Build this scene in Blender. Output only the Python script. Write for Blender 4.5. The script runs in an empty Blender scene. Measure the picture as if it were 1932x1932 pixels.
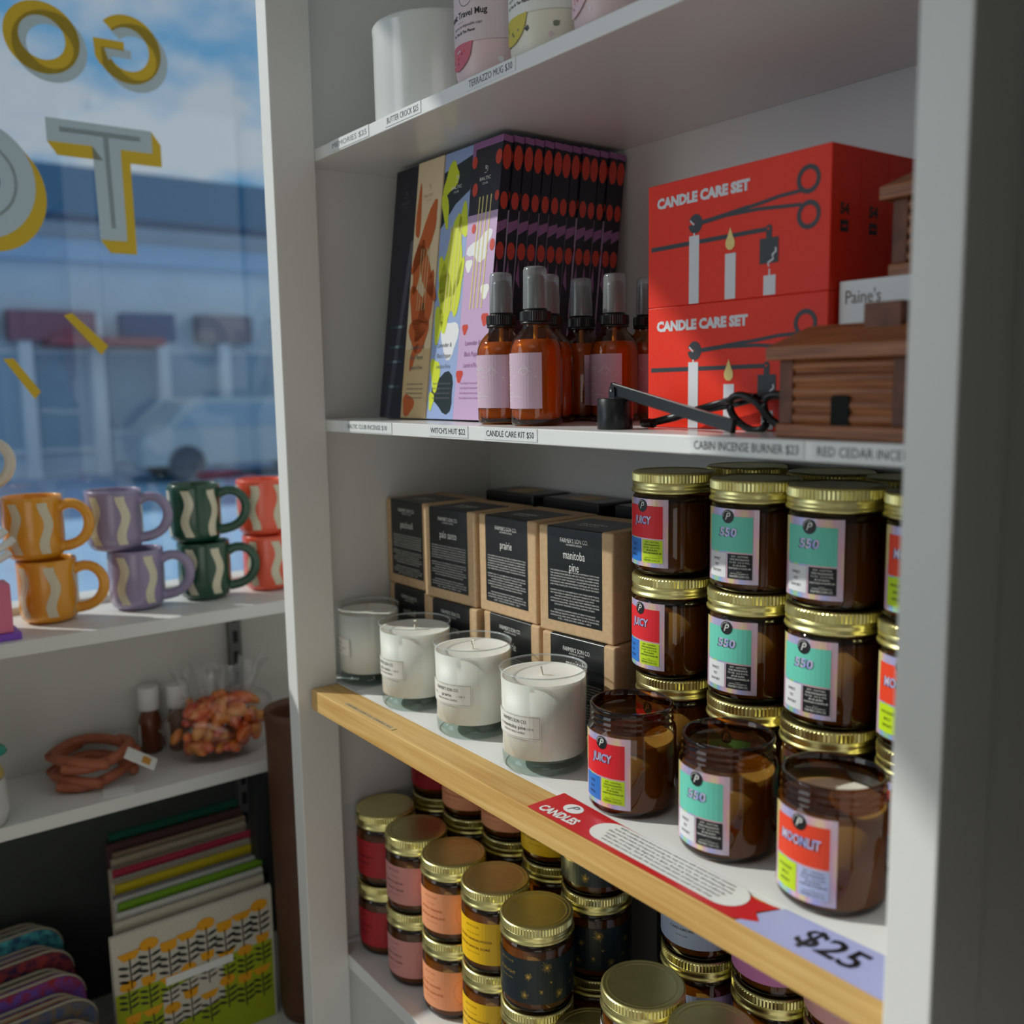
import bpy, math, random
from mathutils import Vector, Matrix
from mathutils.geometry import tessellate_polygon
random.seed(7)
SC = bpy.context.scene
COL = SC.collection
PI = math.pi
D2R = PI/180

# ------------------------------------------------------------------ camera
def setup_camera():
    f, yaw, pitch, roll = 1811.28, .9234, .1321, -.0167
    cy, sy, cp, sp = math.cos(yaw), math.sin(yaw), math.cos(pitch), math.sin(pitch)
    fw = Vector((-sy*cp, cy*cp, -sp)); r = Vector((cy, sy, 0)); u = r.cross(fw)
    r2 = r*math.cos(roll) + u*math.sin(roll); u2 = -r*math.sin(roll) + u*math.cos(roll)
    M = Matrix((r2, u2, -fw)).transposed().to_4x4()
    M.translation = Vector((0, -.457, 1.4))
    cd = bpy.data.cameras.new('camera'); co = bpy.data.objects.new('camera', cd); COL.objects.link(co)
    co.matrix_world = M
    cd.sensor_width = 36; cd.lens = 36*f/1932; cd.clip_start = .02; cd.clip_end = 400
    cd.dof.use_dof = True; cd.dof.focus_distance = .89; cd.dof.aperture_fstop = 4.2
    SC.camera = co
setup_camera()

# ------------------------------------------------------------------ light
SUN_DIR = Vector((.6275, .5265, -.5736))
def lin(c):
    return tuple(((v/255)/12.92 if v/255 <= .04045 else ((v/255+.055)/1.055)**2.4) for v in c) + (1,)
def setup_light():
    w = bpy.data.worlds.new('sky'); SC.world = w; w.use_nodes = True
    nt = w.node_tree; nt.nodes.clear(); N = nt.nodes.new; L = nt.links.new
    out = N('ShaderNodeOutputWorld'); bg = N('ShaderNodeBackground'); tc = N('ShaderNodeTexCoord')
    mp = N('ShaderNodeMapping'); mp.inputs['Scale'].default_value = (1, 1, 2.2); mp.inputs['Location'].default_value = (.35, .1, .3)
    no = N('ShaderNodeTexNoise'); no.inputs['Scale'].default_value = 6.5; no.inputs['Detail'].default_value = 5; no.inputs['Roughness'].default_value = .55
    rp = N('ShaderNodeValToRGB'); e = rp.color_ramp.elements
    e[0].position = .36; e[0].color = lin((88, 142, 182)); e[1].position = .53; e[1].color = lin((168, 177, 186))
    e2 = rp.color_ramp.elements.new(.46); e2.color = lin((142, 164, 186))
    L(tc.outputs['Generated'], mp.inputs['Vector']); L(mp.outputs['Vector'], no.inputs['Vector'])
    L(no.outputs['Fac'], rp.inputs['Fac']); L(rp.outputs['Color'], bg.inputs['Color']); L(bg.outputs['Background'], out.inputs['Surface'])
    bg.inputs['Strength'].default_value = 1.0
    s = bpy.data.lights.new('sun', 'SUN'); s.energy = 3.5; s.angle = D2R*.9; s.color = (1, .95, .86)
    so = bpy.data.objects.new('sun', s); COL.objects.link(so); so.location = (-6, -5, 7)
    so.rotation_euler = SUN_DIR.to_track_quat('-Z', 'Y').to_euler()
    def area(name, loc, direction, sx, sy, p, col):
        a = bpy.data.lights.new(name, 'AREA'); a.shape = 'RECTANGLE'; a.size = sx; a.size_y = sy; a.energy = p; a.color = col
        ao = bpy.data.objects.new(name, a); COL.objects.link(ao); ao.location = loc
        ao.rotation_euler = Vector(direction).to_track_quat('-Z', 'Y').to_euler()
    # daylight through the shop-front glass to the left, then three added fill lights
    area('window_daylight', (-1.44, -2.35, 1.68), (1, 0, 0), 2.5, 1.1, 17, (.90, .97, 1))
    area('added_rear_fill', (-.2, -4.85, 1.75), (0, 1, 0), 3.6, 1.5, 2.5, (.93, .98, 1))  # added fill from behind the camera, no window stands there
    area('added_low_fill', (2.2, -1.9, .95), (-1, .35, 0), 1.6, 1.3, 7, (1, .985, .95))  # added low fill for surfaces facing right, no door exists
    area('added_ceiling_fill', (.9, -2.2, 2.74), (0, 0, -1), 1.2, 1.2, 2.5, (1, .93, .82))  # added weak overhead fill, no lamp known there
setup_light()
SC.view_settings.view_transform = 'Standard'; SC.view_settings.look = 'None'
SC.view_settings.exposure = 0; SC.view_settings.gamma = 1; SC.view_settings.use_curve_mapping = False
cy_ = SC.cycles
cy_.transparent_max_bounces = 24; cy_.max_bounces = 10; cy_.transmission_bounces = 8; cy_.glossy_bounces = 4; cy_.diffuse_bounces = 4
cy_.use_denoising = True; cy_.sample_clamp_indirect = 4; cy_.caustics_reflective = False; cy_.caustics_refractive = False
# ------------------------------------------------------------------ materials
MATS = {}
def mat(name, col=(200, 200, 200), rough=.5, metal=0, spec=.5, noise=0, nscale=40, bump=0, bscale=200, stretch=(1, 1, 1), col2=None, coat=0, sss=0):
    if name in MATS: return MATS[name]
    m = bpy.data.materials.new(name); m.use_nodes = True; MATS[name] = m
    nt = m.node_tree; b = nt.nodes['Principled BSDF']; N = nt.nodes.new; L = nt.links.new
    c = lin(col); b.inputs['Base Color'].default_value = c
    b.inputs['Roughness'].default_value = rough; b.inputs['Metallic'].default_value = metal
    b.inputs['Specular IOR Level'].default_value = spec
    if coat: b.inputs['Coat Weight'].default_value = coat; b.inputs['Coat Roughness'].default_value = .08
    if sss: b.inputs['Subsurface Weight'].default_value = sss; b.inputs['Subsurface Radius'].default_value = (.01, .008, .006); b.inputs['Subsurface Scale'].default_value = .6
    if noise or bump:
        tc = N('ShaderNodeTexCoord'); mp = N('ShaderNodeMapping'); mp.inputs['Scale'].default_value = stretch
        L(tc.outputs['Object'], mp.inputs['Vector'])
    if noise:
        t = N('ShaderNodeTexNoise'); t.inputs['Scale'].default_value = nscale; t.inputs['Detail'].default_value = 6
        L(mp.outputs['Vector'], t.inputs['Vector'])
        rp = N('ShaderNodeValToRGB'); d = lin(col2) if col2 else tuple(x*(1-noise) for x in c[:3])+(1,)
        rp.color_ramp.elements[0].position = .35; rp.color_ramp.elements[1].position = .65
        rp.color_ramp.elements[0].color = d; rp.color_ramp.elements[1].color = c
        L(t.outputs['Fac'], rp.inputs['Fac']); L(rp.outputs['Color'], b.inputs['Base Color'])
    if bump:
        t2 = N('ShaderNodeTexNoise'); t2.inputs['Scale'].default_value = bscale; L(mp.outputs['Vector'], t2.inputs['Vector'])
        bp = N('ShaderNodeBump'); bp.inputs['Strength'].default_value = bump; bp.inputs['Distance'].default_value = .001
        L(t2.outputs['Fac'], bp.inputs['Height']); L(bp.outputs['Normal'], b.inputs['Normal'])
    return m
def tinted_glass(name, tint, rough=.02, gloss=(1, 1, 1, 1), frost=0):
    """thin-walled glass: tinted see-through plus a Fresnel reflection"""
    m = bpy.data.materials.new(name); m.use_nodes = True; MATS[name] = m
    nt = m.node_tree; nt.nodes.clear(); N = nt.nodes.new; L = nt.links.new
    out = N('ShaderNodeOutputMaterial'); mx = N('ShaderNodeMixShader'); tr = N('ShaderNodeBsdfTransparent'); gl = N('ShaderNodeBsdfGlossy')
    fr = N('ShaderNodeFresnel'); ge = N('ShaderNodeNewGeometry'); ma = N('ShaderNodeMath'); ma.operation = 'MULTIPLY_ADD'
    ma.inputs[1].default_value = -.8333; ma.inputs[2].default_value = 1.5
    L(ge.outputs['Backfacing'], ma.inputs[0]); L(ma.outputs[0], fr.inputs['IOR'])
    tr.inputs['Color'].default_value = tint + (1,); gl.inputs['Roughness'].default_value = rough; gl.inputs['Color'].default_value = gloss
    L(fr.outputs[0], mx.inputs['Fac'])
    if frost:
        df = N('ShaderNodeBsdfDiffuse'); df.inputs['Color'].default_value = (.75, .8, .82, 1); m2 = N('ShaderNodeMixShader'); m2.inputs['Fac'].default_value = frost
        L(tr.outputs[0], m2.inputs[1]); L(df.outputs[0], m2.inputs[2]); L(m2.outputs[0], mx.inputs[1])
    else: L(tr.outputs[0], mx.inputs[1])
    L(gl.outputs[0], mx.inputs[2]); L(mx.outputs[0], out.inputs['Surface'])
    return m
def translucent(name, col, t=.5):
    m = bpy.data.materials.new(name); m.use_nodes = True; MATS[name] = m
    nt = m.node_tree; nt.nodes.clear(); N = nt.nodes.new; L = nt.links.new
    out = N('ShaderNodeOutputMaterial'); mx = N('ShaderNodeMixShader'); d = N('ShaderNodeBsdfDiffuse'); q = N('ShaderNodeBsdfTranslucent')
    d.inputs['Color'].default_value = lin(col); q.inputs['Color'].default_value = lin(col); mx.inputs['Fac'].default_value = t
    L(d.outputs[0], mx.inputs[1]); L(q.outputs[0], mx.inputs[2]); L(mx.outputs[0], out.inputs['Surface']); return m
def holo_mat():
    m = mat('holographic_foil', (200, 195, 215), .3, .35)
    nt = m.node_tree; b = nt.nodes['Principled BSDF']; N = nt.nodes.new; L = nt.links.new
    tc = N('ShaderNodeTexCoord'); mp = N('ShaderNodeMapping'); mp.inputs['Scale'].default_value = (55, 55, 14)
    t = N('ShaderNodeTexNoise'); t.inputs['Scale'].default_value = 1; t.inputs['Detail'].default_value = 1
    rp = N('ShaderNodeValToRGB'); cs = [(.28, (190, 230, 150)), (.36, (150, 205, 245)), (.43, (196, 190, 240)), (.50, (222, 204, 222)), (.58, (240, 190, 212)), (.68, (245, 228, 160))]
    els = rp.color_ramp.elements
    els[0].position, els[0].color = cs[0][0], lin(cs[0][1]); els[1].position, els[1].color = cs[-1][0], lin(cs[-1][1])
    for p, c in cs[1:-1]:
        e = els.new(p); e.color = lin(c)
    L(tc.outputs['Object'], mp.inputs['Vector']); L(mp.outputs['Vector'], t.inputs['Vector']); L(t.outputs['Fac'], rp.inputs['Fac']); L(rp.outputs['Color'], b.inputs['Base Color'])
    return m
WHITE = mat('white_paint', (226, 226, 224), .42, noise=.03, nscale=6, bump=.03, bscale=60)
SHELFW = mat('white_melamine', (228, 228, 228), .22, noise=.02, nscale=5)
WALLP = mat('wall_paint', (215, 214, 208), .7, noise=.04, nscale=3, bump=.05, bscale=120)
PINE = mat('pine_wood', (222, 184, 118), .42, noise=.2, nscale=9, stretch=(.6, 14, 14), col2=(196, 150, 82), bump=.04, bscale=60)
FLOORM = mat('floor_boards', (232, 226, 214), .5, noise=.08, nscale=4, stretch=(1, 12, 1))
AMBER = tinted_glass('amber_glass', (.37, .195, .042))
AMBER2 = tinted_glass('amber_bottle_glass', (.66, .37, .085))
RIM = tinted_glass('bright_glass_rim', (.86, .88, .87), .05, frost=.3)
CLEAR = tinted_glass('clear_glass', (.96, .975, .97))
PANE = tinted_glass('window_glass', (.93, .96, .97))
FROST = tinted_glass('frosted_plastic', (.70, .75, .77), .15, frost=.22)
FILM = tinted_glass('plastic_film', (.93, .92, .92), .08)
THICK = tinted_glass('thick_glass', (.80, .86, .84), .04)
WAX = mat('cream_wax', (236, 230, 214), .45, sss=.15)
WAXW = mat('white_wax', (240, 238, 230), .5, sss=.5)
WICK = mat('cotton_wick', (214, 206, 186), .9, bump=.2, bscale=900)
GOLD = mat('gold_tin', (238, 228, 158), .3, 1, noise=.08, nscale=60)
BLACKP = mat('black_plastic', (16, 17, 18), .35, bump=.05)
BLACKM = mat('black_steel', (24, 26, 28), .32, .3)
KRAFT = mat('kraft_card', (206, 172, 132), .75, noise=.12, nscale=160, bump=.08, bscale=500)
BLACKL = mat('black_paper', (26, 30, 33), .3, noise=.15, nscale=300, stretch=(1, 1, .1))
PAPER = mat('white_paper', (236, 236, 234), .55)
INK = mat('black_ink', (18, 18, 20), .5)
GREYINK = mat('grey_ink', (98, 100, 104), .6)
WINK = mat('white_ink', (232, 232, 228), .5)
HOLO = holo_mat()
# ------------------------------------------------------------------ mesh helpers
class MB:
    cap0 = True; cap1 = True
    def __init__(self): self.v = []; self.f = []; self.m = []; self.s = []
    def add(self, vs, fs, m, smooth=False):
        b = len(self.v); self.v += [tuple(p) for p in vs]
        for q in fs: self.f.append(tuple(b+i for i in q)); self.m.append(m); self.s.append(smooth)
    def box(self, x0, y0, z0, x1, y1, z1, m, M=None):
        vs = [Vector(p) for p in ((x0,y0,z0),(x1,y0,z0),(x1,y1,z0),(x0,y1,z0),(x0,y0,z1),(x1,y0,z1),(x1,y1,z1),(x0,y1,z1))]
        if M: vs = [M @ p for p in vs]
        self.add(vs, [(0,3,2,1),(4,5,6,7),(0,1,5,4),(1,2,6,5),(2,3,7,6),(3,0,4,7)], m); return self
    def lathe(self, prof, n, m, smooth=True, rib=None, c=(0, 0, 0), sx=1, sy=1):
        """prof: (r,z[,ribbed]) bottom to top, outward facing when it runs up the outside"""
        vs = []; fs = []
        for p in prof:
            for i in range(n):
                a = 2*PI*i/n; r = p[0]
                if len(p) > 2 and p[2]: r -= p[2]*(i % 2)
                vs.append((c[0]+r*math.cos(a)*sx, c[1]+r*math.sin(a)*sy, c[2]+p[1]))
        for k in range(len(prof)-1):
            for i in range(n):
                j = (i+1) % n; fs.append((k*n+i, k*n+j, (k+1)*n+j, (k+1)*n+i))
        if prof[0][0] < 1e-4 or True:
            pass
        b = len(vs)
        self.add(vs, fs, m, smooth)
        off = len(self.v)-b
        if prof[0][0] > 1e-5 and getattr(self, 'cap0', True): self.f.append(tuple(off+i for i in reversed(range(n)))); self.m.append(m); self.s.append(False)
        if prof[-1][0] > 1e-5 and getattr(self, 'cap1', True): self.f.append(tuple(off+(len(prof)-1)*n+i for i in range(n))); self.m.append(m); self.s.append(False)
        return self
    def tube(self, pts, r, n, m, cap=True, smooth=True, closed=False, flat=None, up=Vector((0, 0, 1))):
        pts = [Vector(p) for p in pts]; K = len(pts); vs = []; fs = []
        for k, p in enumerate(pts):
            if closed: t = pts[(k+1) % K]-pts[k-1]
            else: t = pts[min(k+1, K-1)]-pts[max(k-1, 0)]
            t.normalize(); u_ = up if abs(t.dot(up)) < .98 else Vector((1, 0, 0))
            a = t.cross(u_).normalized(); b = a.cross(t).normalized()
            rr = r[k] if isinstance(r, (list, tuple)) else r
            for i in range(n):
                an = 2*PI*(i+.5)/n; ca, sa = math.cos(an), math.sin(an)
                if flat:
                    w, h = flat; ca = w*(1 if ca > 0 else -1); sa = h*(1 if sa > 0 else -1); vs.append(p+a*ca+b*sa)
                else: vs.append(p+a*ca*rr+b*sa*rr)
        for k in range(K if closed else K-1):
            for i in range(n):
                j = (i+1) % n; k2 = (k+1) % K
                fs.append((k*n+i, k2*n+i, k2*n+j, k*n+j)[::-1])
        if cap and not closed: fs.append(tuple(range(n))[::1]); fs.append(tuple((K-1)*n+i for i in range(n))[::-1])
        self.add(vs, fs, m, smooth and not flat); return self
    def extrude(self, poly, fmap, d0, d1, m):
        """flat outline given thickness: fmap(s,t,d)"""
        n = len(poly); tri = tessellate_polygon([[Vector((p[0], p[1], 0)) for p in poly]])
        A = [fmap(p[0], p[1], d0) for p in poly]; B = [fmap(p[0], p[1], d1) for p in poly]
        fs = [tuple(t) for t in tri]+[tuple(n+i for i in t)[::-1] for t in tri]+[(i, (i+1) % n, n+(i+1) % n, n+i) for i in range(n)]
        self.add(A+B, fs, m); return self
    def build(self, name, parent=None, bevel=0, subsurf=0, segs=2):
        me = bpy.data.meshes.new(name); me.from_pydata(self.v, [], self.f)
        ms = []
        for x in self.m:
            if x not in ms: ms.append(x)
        for x in ms: me.materials.append(x)
        ix = {x: i for i, x in enumerate(ms)}
        me.polygons.foreach_set('material_index', [ix[x] for x in self.m]); me.polygons.foreach_set('use_smooth', self.s); me.update()
        o = bpy.data.objects.new(name, me); COL.objects.link(o)
        if parent: o.parent = parent
        if bevel:
            b = o.modifiers.new('bevel', 'BEVEL'); b.width = bevel; b.segments = segs; b.limit_method = 'ANGLE'; b.harden_normals = False
        if subsurf:
            s = o.modifiers.new('sub', 'SUBSURF'); s.levels = subsurf; s.render_levels = subsurf
        return o
_T = {}
def text2d(s, bold=0, shear=0):
    k = (s, bold, shear)
    if k not in _T:
        cu = bpy.data.curves.new('t', 'FONT'); cu.body = s; cu.resolution_u = 2; cu.fill_mode = 'FRONT'; cu.offset = bold; cu.shear = shear
        o = bpy.data.objects.new('t', cu); COL.objects.link(o); me = bpy.data.meshes.new_from_object(o)
        vs = [(v.co.x, v.co.y) for v in me.vertices]; fs = [tuple(p.vertices) for p in me.polygons]
        COL.objects.unlink(o); bpy.data.objects.remove(o); bpy.data.meshes.remove(me)
        _T[k] = (vs, fs)
    return _T[k]
_H = text2d('H'); CAP = max(v[1] for v in _H[0])
class Art:
    """flat artwork in its own (s,t) plane, later laid on a face or wrapped on a jar"""
    def __init__(self): self.q = []
    def raw(self, vs, fs, m, L): self.q.append((vs, fs, m, L)); return self
    def rect(self, x0, y0, x1, y1, m, L=1, step=.004):
        nx = max(1, math.ceil(abs(x1-x0)/step)); vs = []
        for i in range(nx+1):
            x = x0+(x1-x0)*i/nx; vs += [(x, y0), (x, y1)]
        return self.raw(vs, [(2*i, 2*i+2, 2*i+3, 2*i+1) for i in range(nx)], m, L)
    def frame(self, x0, y0, x1, y1, w, m, L=1):
        self.rect(x0, y0, x1, y0+w, m, L); self.rect(x0, y1-w, x1, y1, m, L); self.rect(x0, y0, x0+w, y1, m, L); return self.rect(x1-w, y0, x1, y1, m, L)
    def poly(self, pts, m, L=1):
        tri = tessellate_polygon([[Vector((p[0], p[1], 0)) for p in pts]]); fs = []
        for t in tri:
            a, b, c = (pts[i] for i in t)
            cr = (b[0]-a[0])*(c[1]-a[1])-(b[1]-a[1])*(c[0]-a[0])
            fs.append(tuple(t) if cr > 0 else tuple(t)[::-1])
        return self.raw(list(pts), fs, m, L)
    def disc(self, x, y, rx, m, L=1, ry=None, n=20, rot=0):
        ry = ry or rx; vs = [(x, y)]; c, s = math.cos(rot), math.sin(rot)
        for i in range(n):
            a = 2*PI*i/n; p, q = rx*math.cos(a), ry*math.sin(a); vs.append((x+p*c-q*s, y+p*s+q*c))
        return self.raw(vs, [(0, 1+i, 1+(i+1) % n) for i in range(n)], m, L)
    def line(self, pts, w, m, L=1):
        vs = []; K = len(pts)
        for k, p in enumerate(pts):
            a, b = pts[max(k-1, 0)], pts[min(k+1, K-1)]; d = math.hypot(b[0]-a[0], b[1]-a[1]) or 1
            nx, ny = -(b[1]-a[1])/d*w/2, (b[0]-a[0])/d*w/2; vs += [(p[0]-nx, p[1]-ny), (p[0]+nx, p[1]+ny)]
        return self.raw(vs, [(2*i, 2*i+2, 2*i+3, 2*i+1) for i in range(K-1)], m, L)
    def ring(self, x, y, r, w, m, L=1, a0=0, a1=2*PI, n=28, ry=None):
        ry = ry or r
        return self.line([(x+r*math.cos(a0+(a1-a0)*i/n), y+ry*math.sin(a0+(a1-a0)*i/n)) for i in range(n+1)], w, m, L)
    def text(self, s, x, y, h, m, L=2, al='c', bold=0, shear=0, xs=1, w=None, rot=0):
        vs, fs = text2d(s, bold, shear)
        if not vs: return self
        k = h/CAP; X0 = min(v[0] for v in vs); X1 = max(v[0] for v in vs)
        kx = (w/(X1-X0)) if w else k*xs
        ox = {'c': -(X0+X1)/2, 'l': -X0, 'r': -X1}[al]; c, s_ = math.cos(rot), math.sin(rot)
        pts = [((v[0]+ox)*kx, v[1]*k) for v in vs]
        return self.raw([(x+p*c-q*s_, y+p*s_+q*c) for p, q in pts], fs, m, L)
    def block(self, lines, x, y, h, lead, m, L=2, al='c', w=None, bold=0):
        for i, l in enumerate(lines): self.text(l, x, y-i*lead, h, m, L, al, bold, w=w)
        return self
    def emit(self, mb, fmap, dl=.0002):
        for vs, fs, m, L in self.q: mb.add([fmap(x, y, L*dl) for x, y in vs], fs, m)
        return mb
def flat(o, ux, uy):
    o, ux, uy = Vector(o), Vector(ux).normalized(), Vector(uy).normalized(); n = ux.cross(uy)
    return lambda s, t, d: o+ux*s+uy*t+n*d
def wrap(r, z0=0, a0=0, taper=0):
    def f(s, t, d):
        rr = r+taper*t+d; a = s/r+a0; return (rr*math.sin(a), -rr*math.cos(a), z0+t)
    return f
def thing(name, label, cat, loc=(0, 0, 0), rotz=0, group=None):
    o = bpy.data.objects.new(name, None); COL.objects.link(o); o.empty_display_size = .02
    o.location = loc; o.rotation_euler = (0, 0, rotz); return tag(o, label, cat, group)
def tag(o, label, cat, group=None):
    o['label'] = label; o['category'] = cat
    if group: o['group'] = group
    return o
KIDS = {}
def dup(root, loc, label, rotz=None, group=None):
    r = root.copy(); COL.objects.link(r); r.location = loc; r['label'] = label
    if rotz is not None: r.rotation_euler = (0, 0, rotz)
    if group: r['group'] = group
    def kids(a, b):
        for ch in [o for o in ALLK.get(a.name, [])]:
            c = ch.copy(); COL.objects.link(c); c.parent = b; ALLK.setdefault(b.name, []).append(c); kids(ch, c)
    kids(root, r); return r
ALLK = {}
_build = MB.build
def _b2(self, name, parent=None, **k):
    o = _build(self, name, parent, **k)
    if parent: ALLK.setdefault(parent.name, []).append(o)
    return o
MB.build = _b2
def struct(o): o['kind'] = 'structure'; return o
# ------------------------------------------------------------------ the setting
ZA, ZB, ZC, ZD = 1.6673, 1.3627, 1.0450, .690
XL, XR, YF, YB = -1.064, -.262, .0514, .311
GX = -1.5
def bx(name, a, b, m, parent=None, bevel=0):
    mb = MB(); mb.box(*a, *b, m); return mb.build(name, parent, bevel=bevel)
struct(bx('floor', (-1.75, -5.1, -.04), (3.2, .5, 0), FLOORM))
struct(bx('ceiling', (-1.75, -5.1, 2.8), (3.2, .5, 2.86), WALLP))
struct(bx('wall_back', (-1.75, .34, 0), (3.2, .46, 2.8), WALLP))
struct(bx('wall_right', (3.1, -5.1, 0), (3.2, .34, 2.8), WALLP))
struct(bx('wall_front', (-1.75, -5.1, 0), (3.1, -5.0, 2.8), WALLP))
mb = MB(); mb.box(-1.53, -5, 0, -1.48, .34, 1.085, WALLP); mb.box(-1.53, -5, 2.36, -1.48, .34, 2.8, WALLP); mb.box(-1.53, .27, 1.085, -1.48, .34, 2.36, WALLP); mb.box(-1.53, -5, 1.085, -1.48, -4.2, 2.36, WALLP)
struct(mb.build('wall_left'))
struct(bx('light_blocker', (-.10, -.2, 0), (.02, .34, 2.8), mat('grey_blocker_paint', (120, 116, 108), .8)))  # added unseen slab that shades the outer right side of the shelving unit
w = struct(bx('window_1', (-1.506, -4.2, 1.085), (-1.500, .27, 2.36), PANE))
mb = MB(); mb.box(-1.53, -4.2, 1.085, -1.478, .27, 1.10, WHITE); mb.box(-1.53, -4.2, 2.345, -1.478, .27, 2.36, WHITE); mb.box(-1.53, .255, 1.10, -1.478, .27, 2.345, WHITE); mb.box(-1.53, -1.65, 1.10, -1.478, -1.59, 2.345, WHITE)
mb.build('window_frame', w)
STEEL = mat('grey_steel', (120, 122, 124), .4, .6)
mb = MB(); mb.box(-1.4795, .082, .5, -1.468, .102, 1.068, STEEL)
for i in range(16): mb.box(-1.4685, .088, .52+i*.034, -1.4672, .096, .54+i*.034, INK)
struct(mb.build('trim_1'))

# ------------------------------------------------------------------ the white shelving unit
unit = thing('shelving_unit', 'tall white shelving unit with pine-fronted shelf stocked with candles and incense', 'shelf', (0, 0, 0))
bx('front_post', (-1.0564, 0, 0), (-1.0301, YF, 2.2), WHITE, unit, .0012)
bx('front_post', (-.2711, 0, 0), (-.2434, YF, 2.2), WHITE, unit, .0012)
bx('side_panel', (-1.082, YF, 0), (XL, YB, 2.2), WHITE, unit)
bx('side_panel', (XR, YF, 0), (-.2455, YB, 2.2), WHITE, unit)
bx('back_panel', (-1.082, YB, 0), (-.2455, YB+.008, 2.2), WHITE, unit)
for z, t in ((2.2, .018), (ZA, .0136), (ZB, .0136), (ZC, .0185), (ZD, .018), (.36, .018), (.08, .018)):
    bx('shelf', (XL, YF, z-t), (XR, YB, z-.0003), SHELFW, unit, .0008)
bx('wooden_shelf_edge', (-1.0275, .0159, ZC-.0251), (-.2725, YF, ZC-.0003), PINE, unit, .0008)

# price tapes stuck along the shelf edges
TAPE = mat('clear_label_tape', (222, 224, 224), .35); TAPE2 = mat('faded_ink', (128, 131, 134), .6)
def tape(x0, x1, z0, z1, txt, label, m=GREYINK, h=.0052, y=YF, pad=.004, base=TAPE):
    mb = MB(); mb.box(x0, y-.0006, z0, x1, y, z1, base)
    a = Art().text(txt, (x0+x1)/2, (z0+z1)/2-h/2, h, m, 1, w=(x1-x0)-2*pad); a.emit(mb, flat((0, y-.0006, 0), (1, 0, 0), (0, 0, 1)))
    tag(mb.build('price_tape'), label, 'price label', 'price tapes on the shelf edges')
tape(-.990, -.905, 1.6555, 1.6668, 'MEMORIES $25', 'white price tape at the left end of the top shelf edge', TAPE2)
tape(-.871, -.804, 1.6562, 1.6668, 'BUTTER CROCK $25', 'price tape for the butter crock on the top shelf edge', GREYINK, .0056)
tape(-.728, -.657, 1.6562, 1.6668, 'TERRAZZO MUG $30', 'price tape for the mugs on the top shelf edge', GREYINK, .0056)
tape(-.985, -.878, 1.3508, 1.3622, 'BALTIC CLUB INCENSE $18', 'price tape below the incense packs on the middle shelf edge', GREYINK, .0048, pad=.01)
tape(-.806, -.738, 1.3512, 1.3622, "WITCH'S HUT $22", 'price tape left of the kit tape on the middle shelf edge', INK)
tape(-.712, -.635, 1.3512, 1.3622, 'CANDLE CARE KIT $50', 'price tape below the two front spray bottles', INK)
tape(-.463, -.368, 1.3502, 1.3618, 'CABIN INCENSE BURNER $23', 'price tape below the wooden cabin, left of the red cedar one', INK, .0058)
tape(-.362, -.285, 1.3502, 1.3618, 'RED CEDAR INCENSE', 'price tape at the right end of the middle shelf edge', INK, .0058)
CLT = mat('tape_on_wood', (206, 178, 126), .35)
mb = MB(); mb.box(-.955, .0195, ZC, -.845, .026, ZC+.0004, CLT)
Art().text("FARMER'S SON CO. CANDLE $32", -.9, .0212, .0034, GREYINK, 1, w=.1).emit(mb, flat((0, 0, ZC+.0004), (1, 0, 0), (0, 1, 0)))
tag(mb.build('price_tape'), 'clear price tape on the pine shelf edge in front of the glass tumblers', 'price label', 'price tapes on the shelf edges')

# white sheet, CANDLES strip and $25 card lying on the pine-edged shelf
RED = mat('red_print', (206, 40, 44), .4); RED2 = mat('dark_red_print', (186, 30, 40), .4); LAV = mat('lavender_card', (176, 180, 226), .5)
mb = MB(); mb.box(-.985, .0545, ZC, -.2735, .128, ZC+.0004, PAPER)
tag(mb.build('paper_sheet'), 'white paper sheet under the row of open candles', 'paper')
SZ = ZC+.0008
a = Art(); a.poly([(-.6115, .0165), (-.392, .0165), (-.377, .0265), (-.3856, .0345), (-.3775, .0505), (-.392, .0475), (-.6115, .0575)], RED, 0)
ov = [(-.413+.0165*math.cos(t), .0370+.0155*math.sin(t)) for t in [(-90+i*15)*D2R for i in range(13)]]+[(-.532+.0165*math.cos(t), .0370+.0155*math.sin(t)) for t in [(90+i*15)*D2R for i in range(13)]]
a.poly(ov, PAPER, 1)
for i, l in enumerate(["RMF's candles were born out of our obsession with scents and our constant", "hunt for candles that smell exactly the way we want them to! Working with", "Dan and his team of experts at Farmer's Son Co, we developed three", "candles - one crafted by Ange that is Spicy, Smoky & Woodsy, one crafted by", "Alana that is Fruity, Tart & Fresh (not unlike both of their personalities!)", "and one that tries to evoke the sweet yet savoury smell of the shop."]):
    a.text(l, -.4725, .0478-i*.0046, .0023, INK, 2, w=.125-.004*abs(i-2), shear=.2)
a.text('CANDLES', -.5815, .0215, .0095, PAPER, 1, bold=.04, w=.043, rot=.05)
a.disc(-.582, .0425, .0098, PAPER, 1, ry=.0078); a.text('P', -.582, .0385, .009, GREYINK, 2, shear=.35)
mb = MB(); mb.extrude([(-.6115, .0165), (-.392, .0165), (-.377, .0265), (-.3856, .0345), (-.3775, .0505), (-.392, .0475), (-.6115, .0575)], lambda s, t, d: (s, t, SZ+d), -.0003, 0, RED)
a.emit(mb, flat((0, 0, SZ+.0001), (1, 0, 0), (0, 1, 0)), .00025)
tag(mb.build('shelf_sign'), 'red paper strip headed CANDLES with a white text panel, on the pine shelf edge', 'sign')
mb = MB(); mb.extrude([(-.388, .0163), (-.2735, .0163), (-.2735, .0585), (-.376, .053), (-.3836, .0345)], lambda s, t, d: (s, t, SZ-.0004+d), -.0003, .0002, LAV)
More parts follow.
